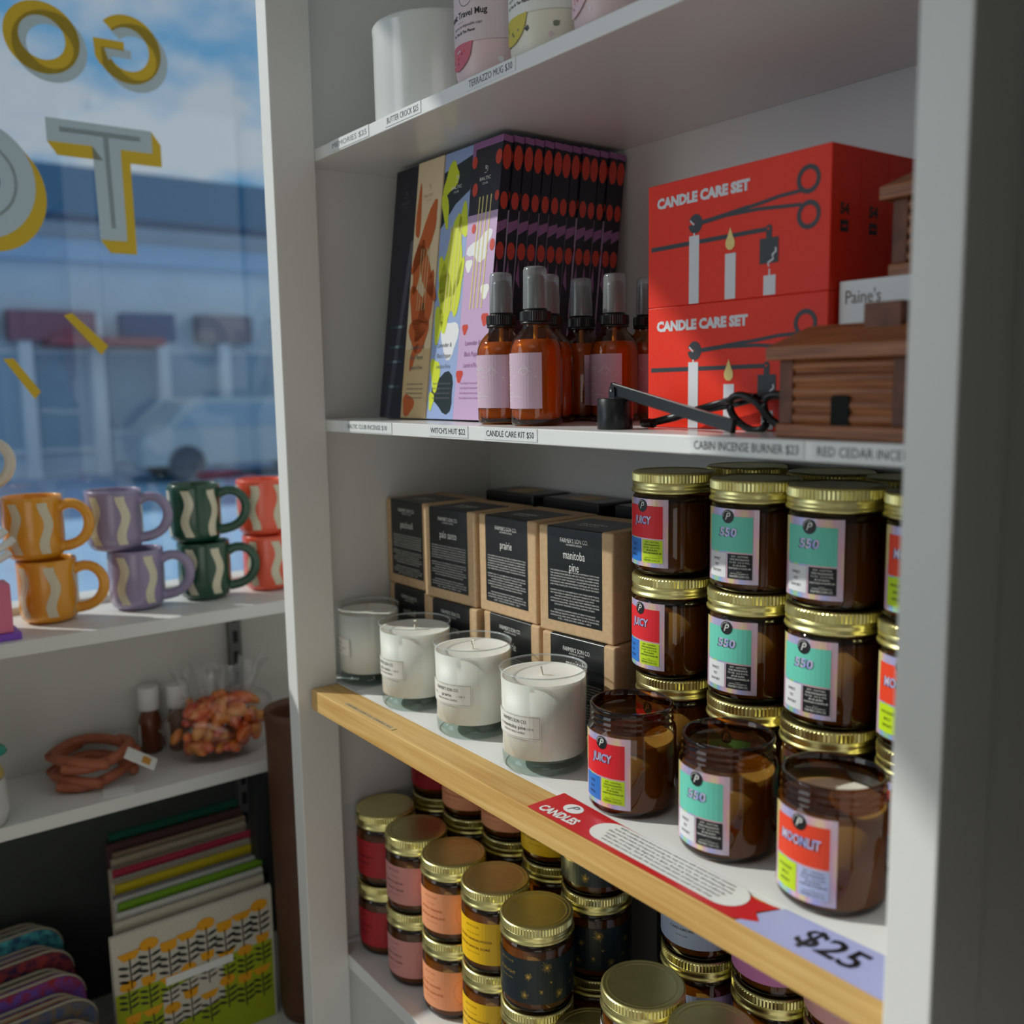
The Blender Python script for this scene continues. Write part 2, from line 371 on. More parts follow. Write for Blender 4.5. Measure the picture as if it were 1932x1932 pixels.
Art().text('$25', -.329, .0268, .0215, INK, 1, bold=.015, w=.044, shear=.12).emit(mb, flat((0, 0, SZ-.0001), (1, 0, 0), (0, 1, 0)), .0003)
tag(mb.build('price_card'), 'lavender price card reading $25 at the right end of the pine edge', 'price card')
struct(bx('shade_panel', (-1.4799, -1.3, .4785), (-1.4775, .2, .8365), mat('painted_shade_grey', (58, 64, 62), .7)))  # dark sheet puts the shade under the lower display shelf into colour
# ------------------------------------------------------------------ amber candle jars
JP = [(.030, 0), (.0345, .0010), (.0366, .0045), (.0372, .009), (.0372, .0675), (.0365, .0702), (.0346, .0722), (.0338, .0738)]
THREAD = [(.0338, .0745), (.0351, .0760), (.0351, .0768), (.0338, .0783), (.0338, .0795), (.0351, .0808), (.0351, .0816), (.0338, .083), (.0338, .0845), (.0349, .0855), (.0351, .0875), (.0344, .0889), (.0330, .0892), (.0322, .0884), (.0322, .074), (.0340, .0705)]
def jar_glass(closed, parent, m=None):
    mb = MB(); mb.cap1 = False
    mb.lathe(JP if closed else JP+THREAD, 64, m or AMBER); return mb.build('glass_jar', parent)
def jar_lid(parent):
    mb = MB(); mb.cap0 = False
    R = .00075
    mb.lathe([(.0347, .0735), (.0376, .0735), (.0381, .0745), (.0379, .0758), (.0370, .0767), (.0367, .0782), (.0371, .0800), (.0371, .0812), (.0366, .0822), (.0366, .083)], 64, GOLD)
    mb.lathe([(.0366, .083), (.0374, .0836, R), (.0374, .0896, R), (.0368, .0906)], 150, GOLD, smooth=False)
    mb.lathe([(.0368, .0906), (.0360, .0915), (.0346, .0918), (.0336, .0913), (.0322, .0913), (.0312, .0917), (.0302, .0912), (.0290, .0911), (1e-6, .0911)], 64, GOLD)
    return mb.build('lid', parent)
def jar_wax(parent, h, wick=True):
    mb = MB(); mb.lathe([(.033, .004), (.0352, .0065), (.0352, h), (.034, h-.0006), (.02, h-.0012), (1e-6, h-.001)], 48, WAX)
    w = mb.build('wax', parent)
    if wick:
        k = MB(); k.tube([(0, 0, h-.003), (.0005, 0, h+.004), (.002, .001, h+.009)], .0011, 8, WICK); k.build('wick', w)
    return w
TEAL = mat('teal_print', (108, 208, 186), .45); LIME = mat('lime_print', (196, 226, 30), .45); ORG = mat('orange_red_print', (236, 70, 38), .45)
BLUE = mat('blue_print', (38, 118, 206), .45); REDP = mat('bright_red_print', (226, 30, 44), .45); PALE = mat('pale_blue_print', (184, 194, 232), .45); BLK = mat('black_print', (20, 22, 26), .45); WPR = mat('white_print', (226, 226, 230), .45)
RT = ["SOY · COTTON", "FINE FRAGRANCE", "7.5 OZ · 212 G VOL.", "40 HR BURN", "HANDPOURED IN WINNIPEG, MB"]
FOILT = mat('pale_foil_lettering', (232, 214, 232), .3, .2, noise=.5, nscale=160, col2=(170, 180, 250))
def shop_label(kind, parent):
    top, bl, br, name, words, c1, c2 = {
        '550': (TEAL, WPR, BLK, '550', ('SWEET', 'YET', 'SAVORY'), INK, WINK),
        'juicy': (REDP, BLUE, LIME, 'JUICY', ('TART', 'BUT', 'FRESH'), BLK, INK),
        'moon': (ORG, LIME, PALE, 'MOONLIT', ('WOODSY', 'SPICY', 'SMOKY'), INK, GREYINK)}[kind]
    a = Art(); a.rect(-.026, 0, .026, .0605, HOLO, 0)
    a.rect(-.0215, .0256, .0212, .0545, top, 1); a.rect(-.0215, .004, -.0014, .0243, bl, 1); a.rect(.0002, .004, .0212, .0243, br, 1)
    a.disc(0, .0543, .0056, BLK, 2); a.text('P', .0003, .0515, .0058, WINK, 3, shear=.3); a.ring(-.0005, .0548, .0038, .0003, WINK, 3, .6, 3.4)
    W = {'550': .0165, 'JUICY': .0205, 'MOONLIT': .031}[name]
    a.text(name, -.0009, .0379, .0066, BLK, 2, bold=.03, w=W, shear=.1); a.text(name, .0002, .0384, .0066, FOILT, 3, bold=.03, w=W, shear=.1)
    for i, s in enumerate(words): a.text(s, -.0114, .0178-i*.0048, .0022, c1, 2, xs=.9)
    for i, s in enumerate(RT): a.text(s, .0107, .0217-i*.0024, .00135, c2, 2, w=.0185 if i == 4 else None, bold=.01)
    a.rect(.0085, .0098, .0129, .00995, c2, 2); a.text('CRAFTED BY THE EXPERTS AT', .0107, .0079, .0010, c2, 2, w=.015); a.text("FARMER'S SON CO.", .0107, .0053, .0018, c2, 2, w=.0165)
    mb = MB(); a.emit(mb, wrap(.0375, .0085)); return mb.build('label', parent)
def shop_jar(kind, label, loc, rot=0, h=None, group=None):
    t = thing('candle_jar', label, 'candle', loc, rot, group)
    jar_glass(h is None, t); jar_wax(t, h or .066, h is not None); shop_label(kind, t)
    if h is None: jar_lid(t)
    return t
OG = 'open amber candle jars along the shelf front'
shop_jar('juicy', 'open amber candle jar with red, blue and lime label beside the glass tumblers', (-.5625, .0913, ZC+.0004), .08, .060, OG)
shop_jar('550', 'open amber candle jar with teal label at the front, middle of three', (-.4628, .0960, ZC+.0004), .05, .063, OG)
shop_jar('moon', 'open amber candle jar with orange-red label, nearest the right post', (-.3703, .0958, ZC+.0004), .0, .069, OG)
CG = 'closed amber candle jars stacked on the pine-edged shelf'
PITCH = .0921
proto = {}
names = {'juicy': 'red-blue-lime', '550': 'teal', 'moon': 'orange-lime'}
colname = {0: 'of stack beside the kraft boxes', 1: 'of second stack from the kraft boxes', 2: 'of third stack from the kraft boxes', 3: 'of stack beside the right post'}
tier = ['bottom', 'middle', 'top']
JIT = [[(.004, .002), (.003, -.002), (0, .001)], [(0, 0), (-.0015, .001), (.001, 0)], [(-.002, 0), (0, .001), (0, 0)], [(.001, 0), (-.001, 0), (0, .001)]]
for row, (y0, yn) in enumerate(((.1795, ''), (.266, 'rear row '))):
    for c, (x, k) in enumerate(((-.6, 'juicy'), (-.508, '550'), (-.430, '550'), (-.3515, 'moon'))):
        for z in range(3):
            jx, jy = JIT[c][z]
            lab = 'closed amber jar, %s label, %s%s %s' % (names[k], yn, tier[z], colname[c])
            loc = (x+jx+.012*row, y0+jy+(.006 if c == 3 else 0)*(1-row), ZC+z*PITCH); rz = (.1, -.02, .06)[z]+.12*(c == 1)*(z == 1)-.12*(c == 0)
            if k not in proto: proto[k] = shop_jar(k, lab, loc, rz, None, CG)
            else: dup(proto[k], loc, lab, rz, CG)

# ------------------------------------------------------------------ white candles in glass tumblers
def tumbler(scent, label, loc, rot, rs=1):
    t = thing('glass_candle', label, 'candle', loc, rot, 'white candles in glass tumblers')
    R = .0408*rs; b = .0388*rs; H = .0932
    mb = MB(); mb.cap0 = False; mb.cap1 = False
    mb.lathe([(b+.0004, .0135), (R, H-.001)], 64, CLEAR); mb.lathe([(R, H-.0014), (R+.0002, H-.0004), (R-.0006, H), (R-.0016, H-.0004), (R-.0018, H-.0016)], 64, RIM); mb.build('glass_tumbler', t)
    mb = MB(); mb.lathe([(b-.004, 0), (b-.0012, .0008), (b, .003), (b+.0003, .0128), (b-.003, .0136), (b*.5, .0118), (1e-6, .0108)], 64, THICK); mb.build('glass_base', t)
    h = .0835
    mb = MB(); mb.lathe([(b-.0016, .0142), (b-.0004, .015), (R-.0015, h+.002), (R-.0026, h+.0015), (R-.006, h), (.012, h-.0008), (1e-6, h+.0004)], 56, WAXW); w = mb.build('wax', t)
    mb = MB(); mb.tube([(0, 0, h-.003), (-.0008, .0004, h+.004), (-.002, 0, h+.009), (.002, .001, h+.0095)] if scent != 'manitoba pine' else [(0, 0, h-.003), (-.003, .001, h+.003), (-.005, .002, h+.0075)], .0009, 8, WICK); mb.build('wick', w)
    a = Art(); L = mat('frosted_label', (234, 233, 226), .5)
    a.rect(-.0285, 0, .0285, .0225, L, 0); a.frame(-.0275, .001, .0275, .0215, .00025, GREYINK, 1)
    a.text("FARMER'S SON CO.", 0, .0148, .0032, INK, 1, w=.030); a.text(scent, 0, .0090, .0034, INK, 1); a.text('8 OZ —', -.0165, .0092, .0018, GREYINK, 1); a.text('— 228 G', .0165, .0092, .0018, GREYINK, 1)
    a.text('PURE SOY WAX CANDLE', 0, .0048, .0019, INK, 1, w=.026)
    mb = MB(); a.emit(mb, wrap(R-.0010, .035, 0, .020)); mb.build('label', t); return t
tumbler('patchouli', 'white candle in a clear glass tumbler at the left end of the pine-edged shelf', (-1.0200, .0915, ZC+.0004), -.35, .93)
tumbler('palo santo', 'white candle in a clear glass tumbler, second from the left post', (-.909, .0905, ZC+.0004), -.02)
tumbler('prairie', 'white candle in a clear glass tumbler labelled prairie', (-.7973, .0920, ZC+.0004), .2)
tumbler('manitoba pine', 'white candle in a clear glass tumbler beside the open amber jars', (-.6795, .0905, ZC+.0004), .12, 1.015)

# ------------------------------------------------------------------ kraft candle boxes
PARA = ["THE FARMER'S SON MAY HAVE CHOSEN A DIFFERENT PATH THAN", "THE GENERATIONS BEFORE HIM, BUT HE STILL UNDERSTANDS", "THE IMPORTANCE OF BUILDING A LIFE BASED ON HARD WORK,", "AUTHENTICITY AND THE HONEST VALUES DEMONSTRATED BY", "HIS PARENTS AND GRANDPARENTS, INSTILLED AT AN EARLY", "AGE. THESE TRAITS JUST STICK WHEN YOU'RE FROM THE FARM.", "", "FARMER'S SON CO. HAS BEEN BUILT ON THESE SAME TRAITS.", "WE TAKE PRIDE IN CREATING QUALITY PRODUCTS THAT ARE", "ROOTED IN INTEGRITY, CRAFTSMANSHIP AND A RICH", "ATTENTION TO DETAIL. EACH AND EVERY FARMER'S SON CO.", "CANDLE IS DEVELOPED, TESTED AND HAND POURED WITHIN", "OUR SUNNY WINNIPEG, MANITOBA, CANADA, STUDIO.", "", "THIS CANDLE CONTAINS NOTES OF FRESH YOUNG JACK", "PINE NEEDLES. SLIGHTLY SWEET, SOFT TO THE TOUCH. THIS", "CANDLE WILL GIVE YOU A BURN TIME OF 45 TO 50 HOURS."]
BW, BH, BD = .0988, .1075, .088
def kraft_box(lines, label, loc, rot, allblack=False):
    t = thing('candle_box', label, 'box', loc, rot, 'kraft candle boxes')
    mb = MB(); mb.box(0, 0, 0, BW, BD, BH, KRAFT); mb.build('carton', t, bevel=.0022, segs=3)
    x0, x1 = BW*.125, BW*.86; cx = (x0+x1)/2
    mb = MB(); F = flat((0, -.0002, 0), (1, 0, 0), (0, 0, 1)); T = flat((0, 0, BH+.0002), (1, 0, 0), (0, 1, 0))
    a = Art(); a.rect(x0, BH*.115, x1, BH-.0018, BLACKL, 0, .05)
    a.text("FARMER'S SON CO.", cx, BH*.865, .0042, WINK, 1, w=.037); a.text('AUTHENTIC GOODS', cx, BH*.838, .0017, WINK, 1, w=.021)
    for i, s in enumerate(lines): a.text(s, cx, BH*(.715 if len(lines) > 1 else .68)-i*.0118, .0084, WINK, 1, xs=.64)
    for i, s in enumerate(PARA): a.text(s, cx, BH*.585-i*.00285, .00145, WINK, 1, w=(x1-x0)*.9 if len(s) > 47 else None, al='c') if s else 0
    a.text('8 OZ — PURE SOY WAX CANDLE — 228 G', cx, BH*.135, .0015, WINK, 1, w=.044)
    a.emit(mb, F, .00015)
    vs = []; n = 5                                  # the label folds over the rounded top edge
    for i in range(n+1):
        an = PI/2*i/n; yy = .002-.0022*math.cos(an)-.0; zz = BH-.002+.0022*math.sin(an); vs += [(x0, yy, zz), (x1, yy, zz)]
    mb.add(vs, [(2*i, 2*i+1, 2*i+3, 2*i+2) for i in range(n)], BLACKL, True)
    a = Art(); a.rect(x0, .002, x1, BD*.72, BLACKL, 0, .05); a.text("FARMER'S", cx, BD*.31, .006, WINK, 1, w=.034, bold=.02); a.text('SON CO.', cx, BD*.21, .006, WINK, 1, w=.028, bold=.02)
    a.emit(mb, T, .00015); mb.build('label', t); return t
for (x, y, r, ls, nm) in ((-.7465, .1407, .1008, ['manitoba', 'pine'], 'manitoba pine'), (-.8563, .1440, .0183, ['prairie'], 'prairie'), (-.9590, .1365, .0533, ['palo santo'], 'palo santo'), (-1.0615, .1450, .0129, ['patchouli'], 'patchouli')):
    kraft_box(ls, 'kraft candle box with black %s label, lower of its stack' % nm, (x+.006, y-.002 if nm != 'prairie' else y, ZC), r-.02)
    kraft_box(ls, 'kraft candle box with black %s label, on top of its stack' % nm, (x, y, ZC+BH+.0003), r)
for i, x in enumerate((-.985, -.87, -.755)):
    t = thing('carton', ('tall black carton behind the patchouli box', 'tall black carton behind the prairie box', 'tall black carton behind the manitoba pine box')[i], 'box', (x, .2455, ZC), 0, 'black cartons at the back of the shelf')
    if i == 2: t.location.y = .252
    mb = MB(); mb.box(0, 0, 0, .098, .058, .224, BLACKL); mb.build('carton_body', t, bevel=.003)
    mb = MB(); mb.box(.03, .012, .224, .068, .046, .2243, KRAFT); mb.build('top_seal', t)
# ------------------------------------------------------------------ lower shelf: Baltic jars
BRED = mat('crimson_label', (168, 22, 36), .5); BPINK = mat('dusty_pink_label', (206, 142, 136), .5); BORG = mat('peach_label', (240, 160, 116), .5); BYEL = mat('yellow_label', (244, 192, 14), .45)
BSTAR = mat('night_label', (18, 32, 38), .4); BBLUE = mat('pale_blue_label', (176, 188, 212), .4); BROSE = mat('rose_label', (214, 130, 186), .45); BSALM = mat('salmon_label', (218, 160, 158), .5); BWHT = mat('white_label', (206, 206, 220), .5)
GINK = mat('gold_ink', (226, 186, 96), .3, .7); DARKR = mat('dark_red_ink', (92, 10, 20), .5)
BI = {'red': (BRED, DARKR, ('BALTIC CLUB', 'soy wax candle', 'POMEGRANATE', 'GRENADE', 'bougie de cire de soja'), 'crimson'),
      'pink': (BPINK, mat('plum_ink', (130, 78, 84), .5), ('BALTIC CLUB', 'soy wax candle', 'ROSE & CEDAR', 'ROSE ET CEDRE', 'bougie de cire de soja'), 'dusty pink'),
      'orange': (BORG, mat('rust_ink', (196, 104, 62), .5), ('BALTIC CLUB', 'soy wax candle', 'BLOOD ORANGE', 'ORANGE SANGUINE', 'bougie de cire de soja'), 'peach'),
      'yellow': (BYEL, mat('brown_ink', (112, 70, 10), .5), ('BALTIC CLUB', 'vegan soy wax candle', 'GOLDEN SANDALWOOD', 'BOIS DE SANTAL DORÉ', 'bougie de cire de soja'), 'yellow'),
      'star': (BSTAR, GINK, ('BALTIC CLUB', '', 'STARLIGHT', '', 'soy wax candle'), 'dark starburst'),
      'blue': (BBLUE, GREYINK, ('BALTIC CLUB', '', 'CARDAMOM', 'CARDAMOME', 'soy wax candle'), 'pale blue'),
      'rose': (BROSE, INK, ('BALTIC CLUB', '', 'AMBER & POIVRE', 'bougie de soja', ''), 'rose pink'),
      'salmon': (BSALM, WINK, ('BALTIC CLUB', '', 'TAKE FIG', 'FIGUE', 'bougie'), 'salmon'),
      'white': (BWHT, GREYINK, ('BALTIC CLUB', '', 'LINEN', 'LIN', ''), 'white')}
def star(a, x, y, r, m, L=1, n=16):
    rr = random.Random(int(x*1e5)+7)
    for i in range(n):
        t = 2*PI*(i+.4*rr.random())/n; q = r*(.5+.5*rr.random()); a.line([(x, y), (x+q*math.cos(t)*.95, y+q*math.sin(t))], .00022, m, L)
    a.disc(x, y, r*.17, m, L, n=7)
def baltic_label(k, parent):
    base, ink, tx, _ = BI[k]; a = Art(); a.rect(-.088, 0, .088, .0465, base, 0)
    if k == 'star':
        for (x, y, r) in ((.030, .0385, .0075), (.034, .0225, .0022), (.043, .0085, .0062), (.007, .009, .0058), (.011, .029, .005), (-.03, .012, .006), (.062, .03, .006), (.058, .014, .003), (.024, .0135, .0035), (-.052, .03, .005), (.074, .0085, .005)): star(a, x, y, r, GINK, 1, 18 if r > .004 else 8)
        a.text(tx[2], -.014, .028, .0030, GINK, 1); a.text(tx[4], -.014, .0225, .0017, GINK, 1); a.text(tx[0], -.014, .040, .002, GINK, 1)
    else:
        a.text(tx[0], -.004, .0395, .0018, ink, 1, w=.017); a.text(tx[1], -.004, .0320, .0014, ink, 1); a.text(tx[2], -.004, .0245, .0024, ink, 1, bold=.02, xs=1.15); a.rect(-.014, .0213, .006, .0214, ink, 1)
        a.text(tx[3], -.004, .0160, .0024, ink, 1, bold=.02, xs=1.15); a.text(tx[4], -.004, .0105, .0014, ink, 1)
        for i, (r, ry) in enumerate(((.0135, .016), (.0055, .007), (.0025, .0034))): a.ring(.041, .0225, r, .00025, ink, 1, ry=ry)
        a.line([(.041+.003*math.sin(i*.9), .002+i*.0022) for i in range(10)], .00025, ink, 1); a.line([(.030+.002*i, .006+.0012*i*i*.25) for i in range(9)], .00025, ink, 1)
    mb = MB(); a.emit(mb, wrap(.0375, .0125), .00015); return mb.build('label', parent)
bproto = {}
def bjar(k, place, loc, rot=.25):
    lab = 'amber jar with %s label, %s' % (BI[k][3], place)
    g = 'amber candle jars on the lowest visible shelf'
    if k in bproto: return dup(bproto[k], loc, lab, rot, g)
    t = thing('candle_jar', lab, 'candle', loc, rot, g); bproto[k] = t
    jar_glass(True, t); jar_wax(t, .066, False); baltic_label(k, t); jar_lid(t); return t
FR = [(-1.0250, .108, 'red'), (-.9465, .105, 'pink'), (-.8690, .107, 'orange'), (-.7920, .110, 'yellow'), (-.7145, .105, 'star')]
for x, y, k in FR:
    for z in (0, 1): bjar(k, ('lower of its front stack', 'top of its front stack')[z], (x, y+.001*z, ZD+z*PITCH), .2+.1*z+(.06 if k == 'star' else 0))
bjar('white', 'single jar at the front between the starburst and white-labelled stacks', (-.6375, .110, ZD))
for z in (0, 1):
    bjar('white', ('bottom of the front stack under the green-tinged lid', 'front stack, lid level with the starburst jar')[z], (-.5605, .103, ZD+z*PITCH), .1)
    bjar('salmon', ('lower jar at the front right, under the pinkish lid', 'front right, lid cut by the bottom of the photo')[z], (-.4835, .106, ZD+z*PITCH), .2)
BK = [(-1.0250, .192, 'red'), (-.948, .190, 'orange'), (-.8710, .195, 'orange'), (-.7945, .196, 'yellow'), (-.7175, .190, 'star'), (-.573, .192, 'blue'), (-.4965, .203, 'rose'), (-.4195, .203, 'salmon')]
BN = ['back row at the left panel', 'back row, second from the left panel', 'back row behind the peach front stack', 'back row behind the yellow front stack', 'back row behind the front starburst stack', 'back row, below the red CANDLES strip', 'back row, below the lavender card', 'back row, nearest the right post']
for (x, y, k), nm in zip(BK, BN):
    for z in range(3): bjar(k, ('bottom, ', 'middle, ', 'top, ')[z]+nm, (x, y, ZD+z*PITCH), (.3, .1, .34)[z])
for z in (0, 1): bjar('star', ('lower', 'upper')[z]+' jar in the dark gap behind the white-labelled jars', (-.646, .262, ZD+z*PITCH), .1)

# ------------------------------------------------------------------ middle shelf: incense packs
NAVY = mat('navy_card', (24, 21, 36), .35); LILAC = mat('lilac_card', (196, 164, 202), .4); CORAL = mat('coral_print', (200, 60, 42), .4); MAUVE = mat('mauve_print', (150, 98, 150), .4)
CREAM = mat('cream_card', (226, 204, 166), .4); RUST = mat('rust_print', (196, 92, 30), .4); DGREEN = mat('dark_green_card', (16, 34, 40), .35); LIMEP = mat('yellow_green_print', (206, 216, 40), .4); SKYC = mat('light_blue_card', (150, 170, 214), .4); MIDN = mat('midnight_card', (16, 18, 38), .3); STICK = mat('gold_stick_print', (222, 206, 130), .4); PURP = mat('dark_mauve_card', (74, 44, 72), .4); TANC = mat('tan_print', (206, 178, 130), .4)
PW, PH, PT = .0522, .2853, .0127
def blob(a, x, y, rx, ry, m, L, rot=0, n=18, k=.18, ph=0):
    pts = []
    for i in range(n):
        t = 2*PI*i/n; q = 1+k*math.sin(3*t+ph); p, r = rx*q*math.cos(t), ry*q*math.sin(t); pts.append((x+p*math.cos(rot)-r*math.sin(rot), y+p*math.sin(rot)+r*math.cos(rot)))
    return a.poly(pts, m, L)
def pack_front(kind):
    a = Art(); c = PW/2
    def logo(m, t='BALTIC'):
        a.ring(c, PH*.895, .0032, .0006, m, 3, -.9, 2.2); a.disc(c, PH*.898, .0011, m, 3, n=8); a.rect(c-.0025, PH*.882, c+.0015, PH*.884, m, 3); a.text(t, c, PH*.857, .0034, m, 3, w=.019); a.text('CLUB', c, PH*.842, .0021, m, 3, w=.009)
    def body(m, w=.034):
        for i, s in enumerate(('Lavender &', 'Black Pepper', 'Lavande et Poivre')): a.text(s, c, PH*(.27-.04*i), .0048, m, 3, w=w*.8)
        for i in range(4): a.text('hand dipped incense sticks', c, PH*(.13-.018*i), .0022, m, 3, w=w)
    if kind == 'navy':
        a.rect(0, PH*.74, PW, PH*.975, NAVY, 0, 1); a.rect(0, 0, PW, PH*.74, LILAC, 0, 1); a.rect(0, PH*.975, PW, PH, MAUVE, 0, 1); a.rect(0, PH*.93, .006, PH*.975, MAUVE, 1)
        for x, y, r in ((.005, .93, .0065), (.049, .925, .0075), (.009, .83, .0068), (.050, .79, .0052), (.012, .69, .005), (.047, .62, .006)): a.disc(min(max(x, r*.7), PW-r*.7), PH*y, r*.7, CORAL, 2, ry=r)
        for x in (.016, .022, .029, .036): a.line([(x+.003, PH*.80), (x, PH*.40)], .0018, STICK, 2)
        for x, y, r in ((.008, .56, .006), (.040, .46, .007), (.010, .33, .005), (.006, .16, .006), (.044, .36, .006)): blob(a, x, PH*y, r, r*1.1, CORAL if y < .4 else WINK, 1)
        blob(a, .026, PH*.62, .02, .012, WPR, 1, .4, k=.35); logo(WINK); body(MAUVE)
    elif kind == 'blue':
        a.rect(0, 0, PW, PH, SKYC, 0, 1); a.poly([(0, PH*.72), (PW*.5, PH*.8), (PW, PH*.84), (PW, PH*.965), (0, PH*.93)], DGREEN, 1)
        for x, y, rx, ry, r in ((.012, .90, .012, .018, -.5), (.006, .79, .006, .02, .3), (.045, .73, .008, .018, .1), (.028, .58, .018, .045, -.2), (.018, .47, .012, .04, .2), (.008, .36, .008, .02, 0), (.010, .17, .009, .018, .2), (.042, .48, .008, .03, -.2), (.007, .07, .005, .01, 0)): blob(a, max(x, rx*1.25), PH*y, rx, ry, LIMEP, 2, r, k=.2, ph=x*90)
        blob(a, .030, PH*.10, .020, .022, DGREEN, 1, .5); blob(a, .034, PH*.30, .016, .02, WPR, 1)
        for x in (.020, .026, .033, .039): a.line([(x+.002, PH*.72), (x, PH*.40)], .0015, STICK, 3)
        logo(WINK); body(GREYINK)
    elif kind == 'cream':
        a.rect(0, 0, PW, PH, CREAM, 0, 1); a.rect(0, 0, PW, PH*.27, TANC, 1, 1)
        for x, y, rx, ry, r in ((.026, .70, .012, .042, -.5), (.034, .56, .010, .035, .5), (.014, .60, .009, .03, -.2), (.018, .43, .014, .026, .4), (.036, .42, .012, .04, -.3), (.026, .33, .020, .02, .2), (.018, .24, .005, .016, -.4), (.008, .80, .005, .03, 0), (.014, .052, .012, .012, 0)): blob(a, min(max(x, rx*1.1), PW-rx*1.1), PH*y, rx, ry, RUST, 2, r, k=.16, ph=y*20)
        for x in (.018, .023, .029, .034): a.line([(x+.002, PH*.66), (x, PH*.42)], .0012, TANC, 3)
        logo(TANC); body(GREYINK)
    else:
        a.rect(0, 0, PW, PH, MIDN, 0, 1)
        for y in (.36, .28, .22, .12): a.rect(.01, PH*y, .042, PH*y+.003, mat('teal_grey_print', (40, 66, 76), .5), 1)
        logo(GREYINK)
    return a
def pack_side():
    PT = .0116; a = Art(); a.rect(0, PH*.36, PT, PH*.978, NAVY, 0, 1); a.rect(0, 0, PT, PH*.36, PURP, 0, 1); a.rect(0, PH*.978, PT, PH, MAUVE, 0, 1)
    a.disc(PT*.5, PH*.925, .0054, CORAL, 1, ry=.0125); a.disc(PT*.52, PH*.775, .0046, CORAL, 1, ry=.0088); a.disc(PT*.5, PH*.60, .0050, CORAL, 1, ry=.0088)
    a.poly([(0, PH*.655), (PT, PH*.685), (PT, PH*.715), (0, PH*.695)], MAUVE, 1); a.poly([(.001, PH*.50), (PT*.6, PH*.47), (PT*.3, PH*.57)], MAUVE, 1); a.disc(PT*.5, PH*.18, .0045, CORAL, 1, ry=.008)
    return a
LEAN = .123
def pack(kind, label, loc, base):
    t = thing('incense_pack', label, 'incense', loc, 0, 'incense packs leaning on the middle shelf'); t.rotation_euler = (-LEAN, 0, 0)
    mb = MB(); mb.box(0, 0, 0, PW, PT*.92, PH, base); mb.build('carton', t, bevel=.0006)
    mb = MB(); pack_front(kind).emit(mb, flat((0, -.0001, 0), (1, 0, 0), (0, 0, 1)), .00012)
    mb.build('front_print', t)
    if kind == 'navy':
        mb = MB(); pack_side().emit(mb, flat((PW+.0001, 0, 0), (0, 1, 0), (0, 0, 1)), .00012); mb.build('side_print', t)
    return t
cl, sl = math.cos(LEAN), math.sin(LEAN)
rng = random.Random(3)
p0 = pack('navy', 'navy, coral and lilac incense pack at the front of its row', (-.8475, .1075, ZB+.0017), NAVY)
for i in range(1, 13):
    dup(p0, (-.8475+rng.uniform(-.0012, .0012)+.0022*(i > 0), .1075+i*PT/cl*1.0, ZB+.0017), 'navy incense pack with coral dots, place %s behind the front pack of the row' % ('second third fourth fifth sixth seventh eighth ninth tenth eleventh twelfth last'.split()[i-1]))
pack('blue', 'light blue and lime incense pack between the cream and the navy packs', (-.9013, .1085, ZB+.0017), SKYC)
pack('cream', 'cream and rust patterned incense pack', (-.9548, .1075, ZB+.0017), CREAM)
pack('mid', 'midnight blue incense pack nearest the left panel', (-1.0075, .110, ZB+.0017), MIDN)

# ------------------------------------------------------------------ spray bottles
def spray(label, loc, rot):
    t = thing('spray_bottle', label, 'bottle', loc, rot, 'amber spray bottles')
    mb = MB(); mb.cap1 = False
    mb.lathe([(.018, 0), (.0222, .0008), (.0236, .003), (.024, .006), (.024, .066), (.0232, .072), (.0205, .0785), (.0165, .0835), (.0130, .0865), (.0122, .089), (.0122, .093)], 48, AMBER2); mb.build('glass_bottle', t)
    LQ = mat('amber_spray_liquid', (226, 170, 74), .3)
    mb = MB(); mb.lathe([(.0185, .0055), (.0222, .008), (.0226, .012), (.0226, .066), (.0218, .071), (.0190, .0772), (1e-6, .0774)], 40, LQ); mb.build('liquid', t)
    mb = MB(); mb.tube([(0, 0, .0775), (0, 0, .10)], .0022, 10, PAPER); mb.build('dip_tube', t)
    mb = MB(); mb.lathe([(.0128, .0905), (.0140, .0910), (.0140, .0925), (.0132, .0930)], 40, BLACKP); mb.lathe([(.0138, .0932), (.0143, .0938, .0005), (.0143, .1015, .0005), (.0138, .1022)], 80, BLACKP, smooth=False); mb.lathe([(.0138, .1022), (.0105, .1030), (.0100, .1055)], 40, BLACKP); mb.build('collar', t)
    mb = MB(); mb.lathe([(.0080, .1055), (.0088, .108), (.0088, .130), (.0078, .1340), (.005, .1352)], 32, BLACKP); p = mb.build('spray_head', t)
    mb = MB(); mb.tube([(0, -.0085, .1285), (0, -.0096, .1285)], .0016, 12, GREYINK); mb.build('nozzle', p)
    mb = MB(); mb.cap0 = False; mb.lathe([(.0112, .1045), (.0113, .1055), (.0107, .1385), (.0098, .1412), (.0070, .142), (1e-6, .142)], 40, FROST); mb.build('overcap', t)
    LB = mat('lilac_label', (200, 172, 192), .5)
    a = Art(); a.rect(-.030, 0, .024, .0495, LB, 0, .003)
    for i, s in enumerate(('THE', "WITCH'S", 'HUT')): a.text(s, -.020, .040-i*.0052, .0030, WINK, 1, al='l')
    for i in range(2): a.line([(-.004, .0275+i*.001), (.003, .034), (.0075, .0405-i*.002), (.0115, .034), (.019, .0275+i*.001)], .0003, WINK, 1)
    a.line([(-.006, .0275), (.021, .0275)], .0003, WINK, 1); a.ring(.0075, .033, .003, .0003, WINK, 1)
    for i, s in enumerate(('ROSEWATER', 'FACE MIST', 'CALM & CLEAR', 'HANDMADE IN WINNIPEG', '4 OZ · 118 ML')): a.text(s, -.020, .0205-i*.0035, .0014, WINK, 1, al='l')
    mb = MB(); a.emit(mb, wrap(.0243, .0155), .00015); mb.build('label', t); return t
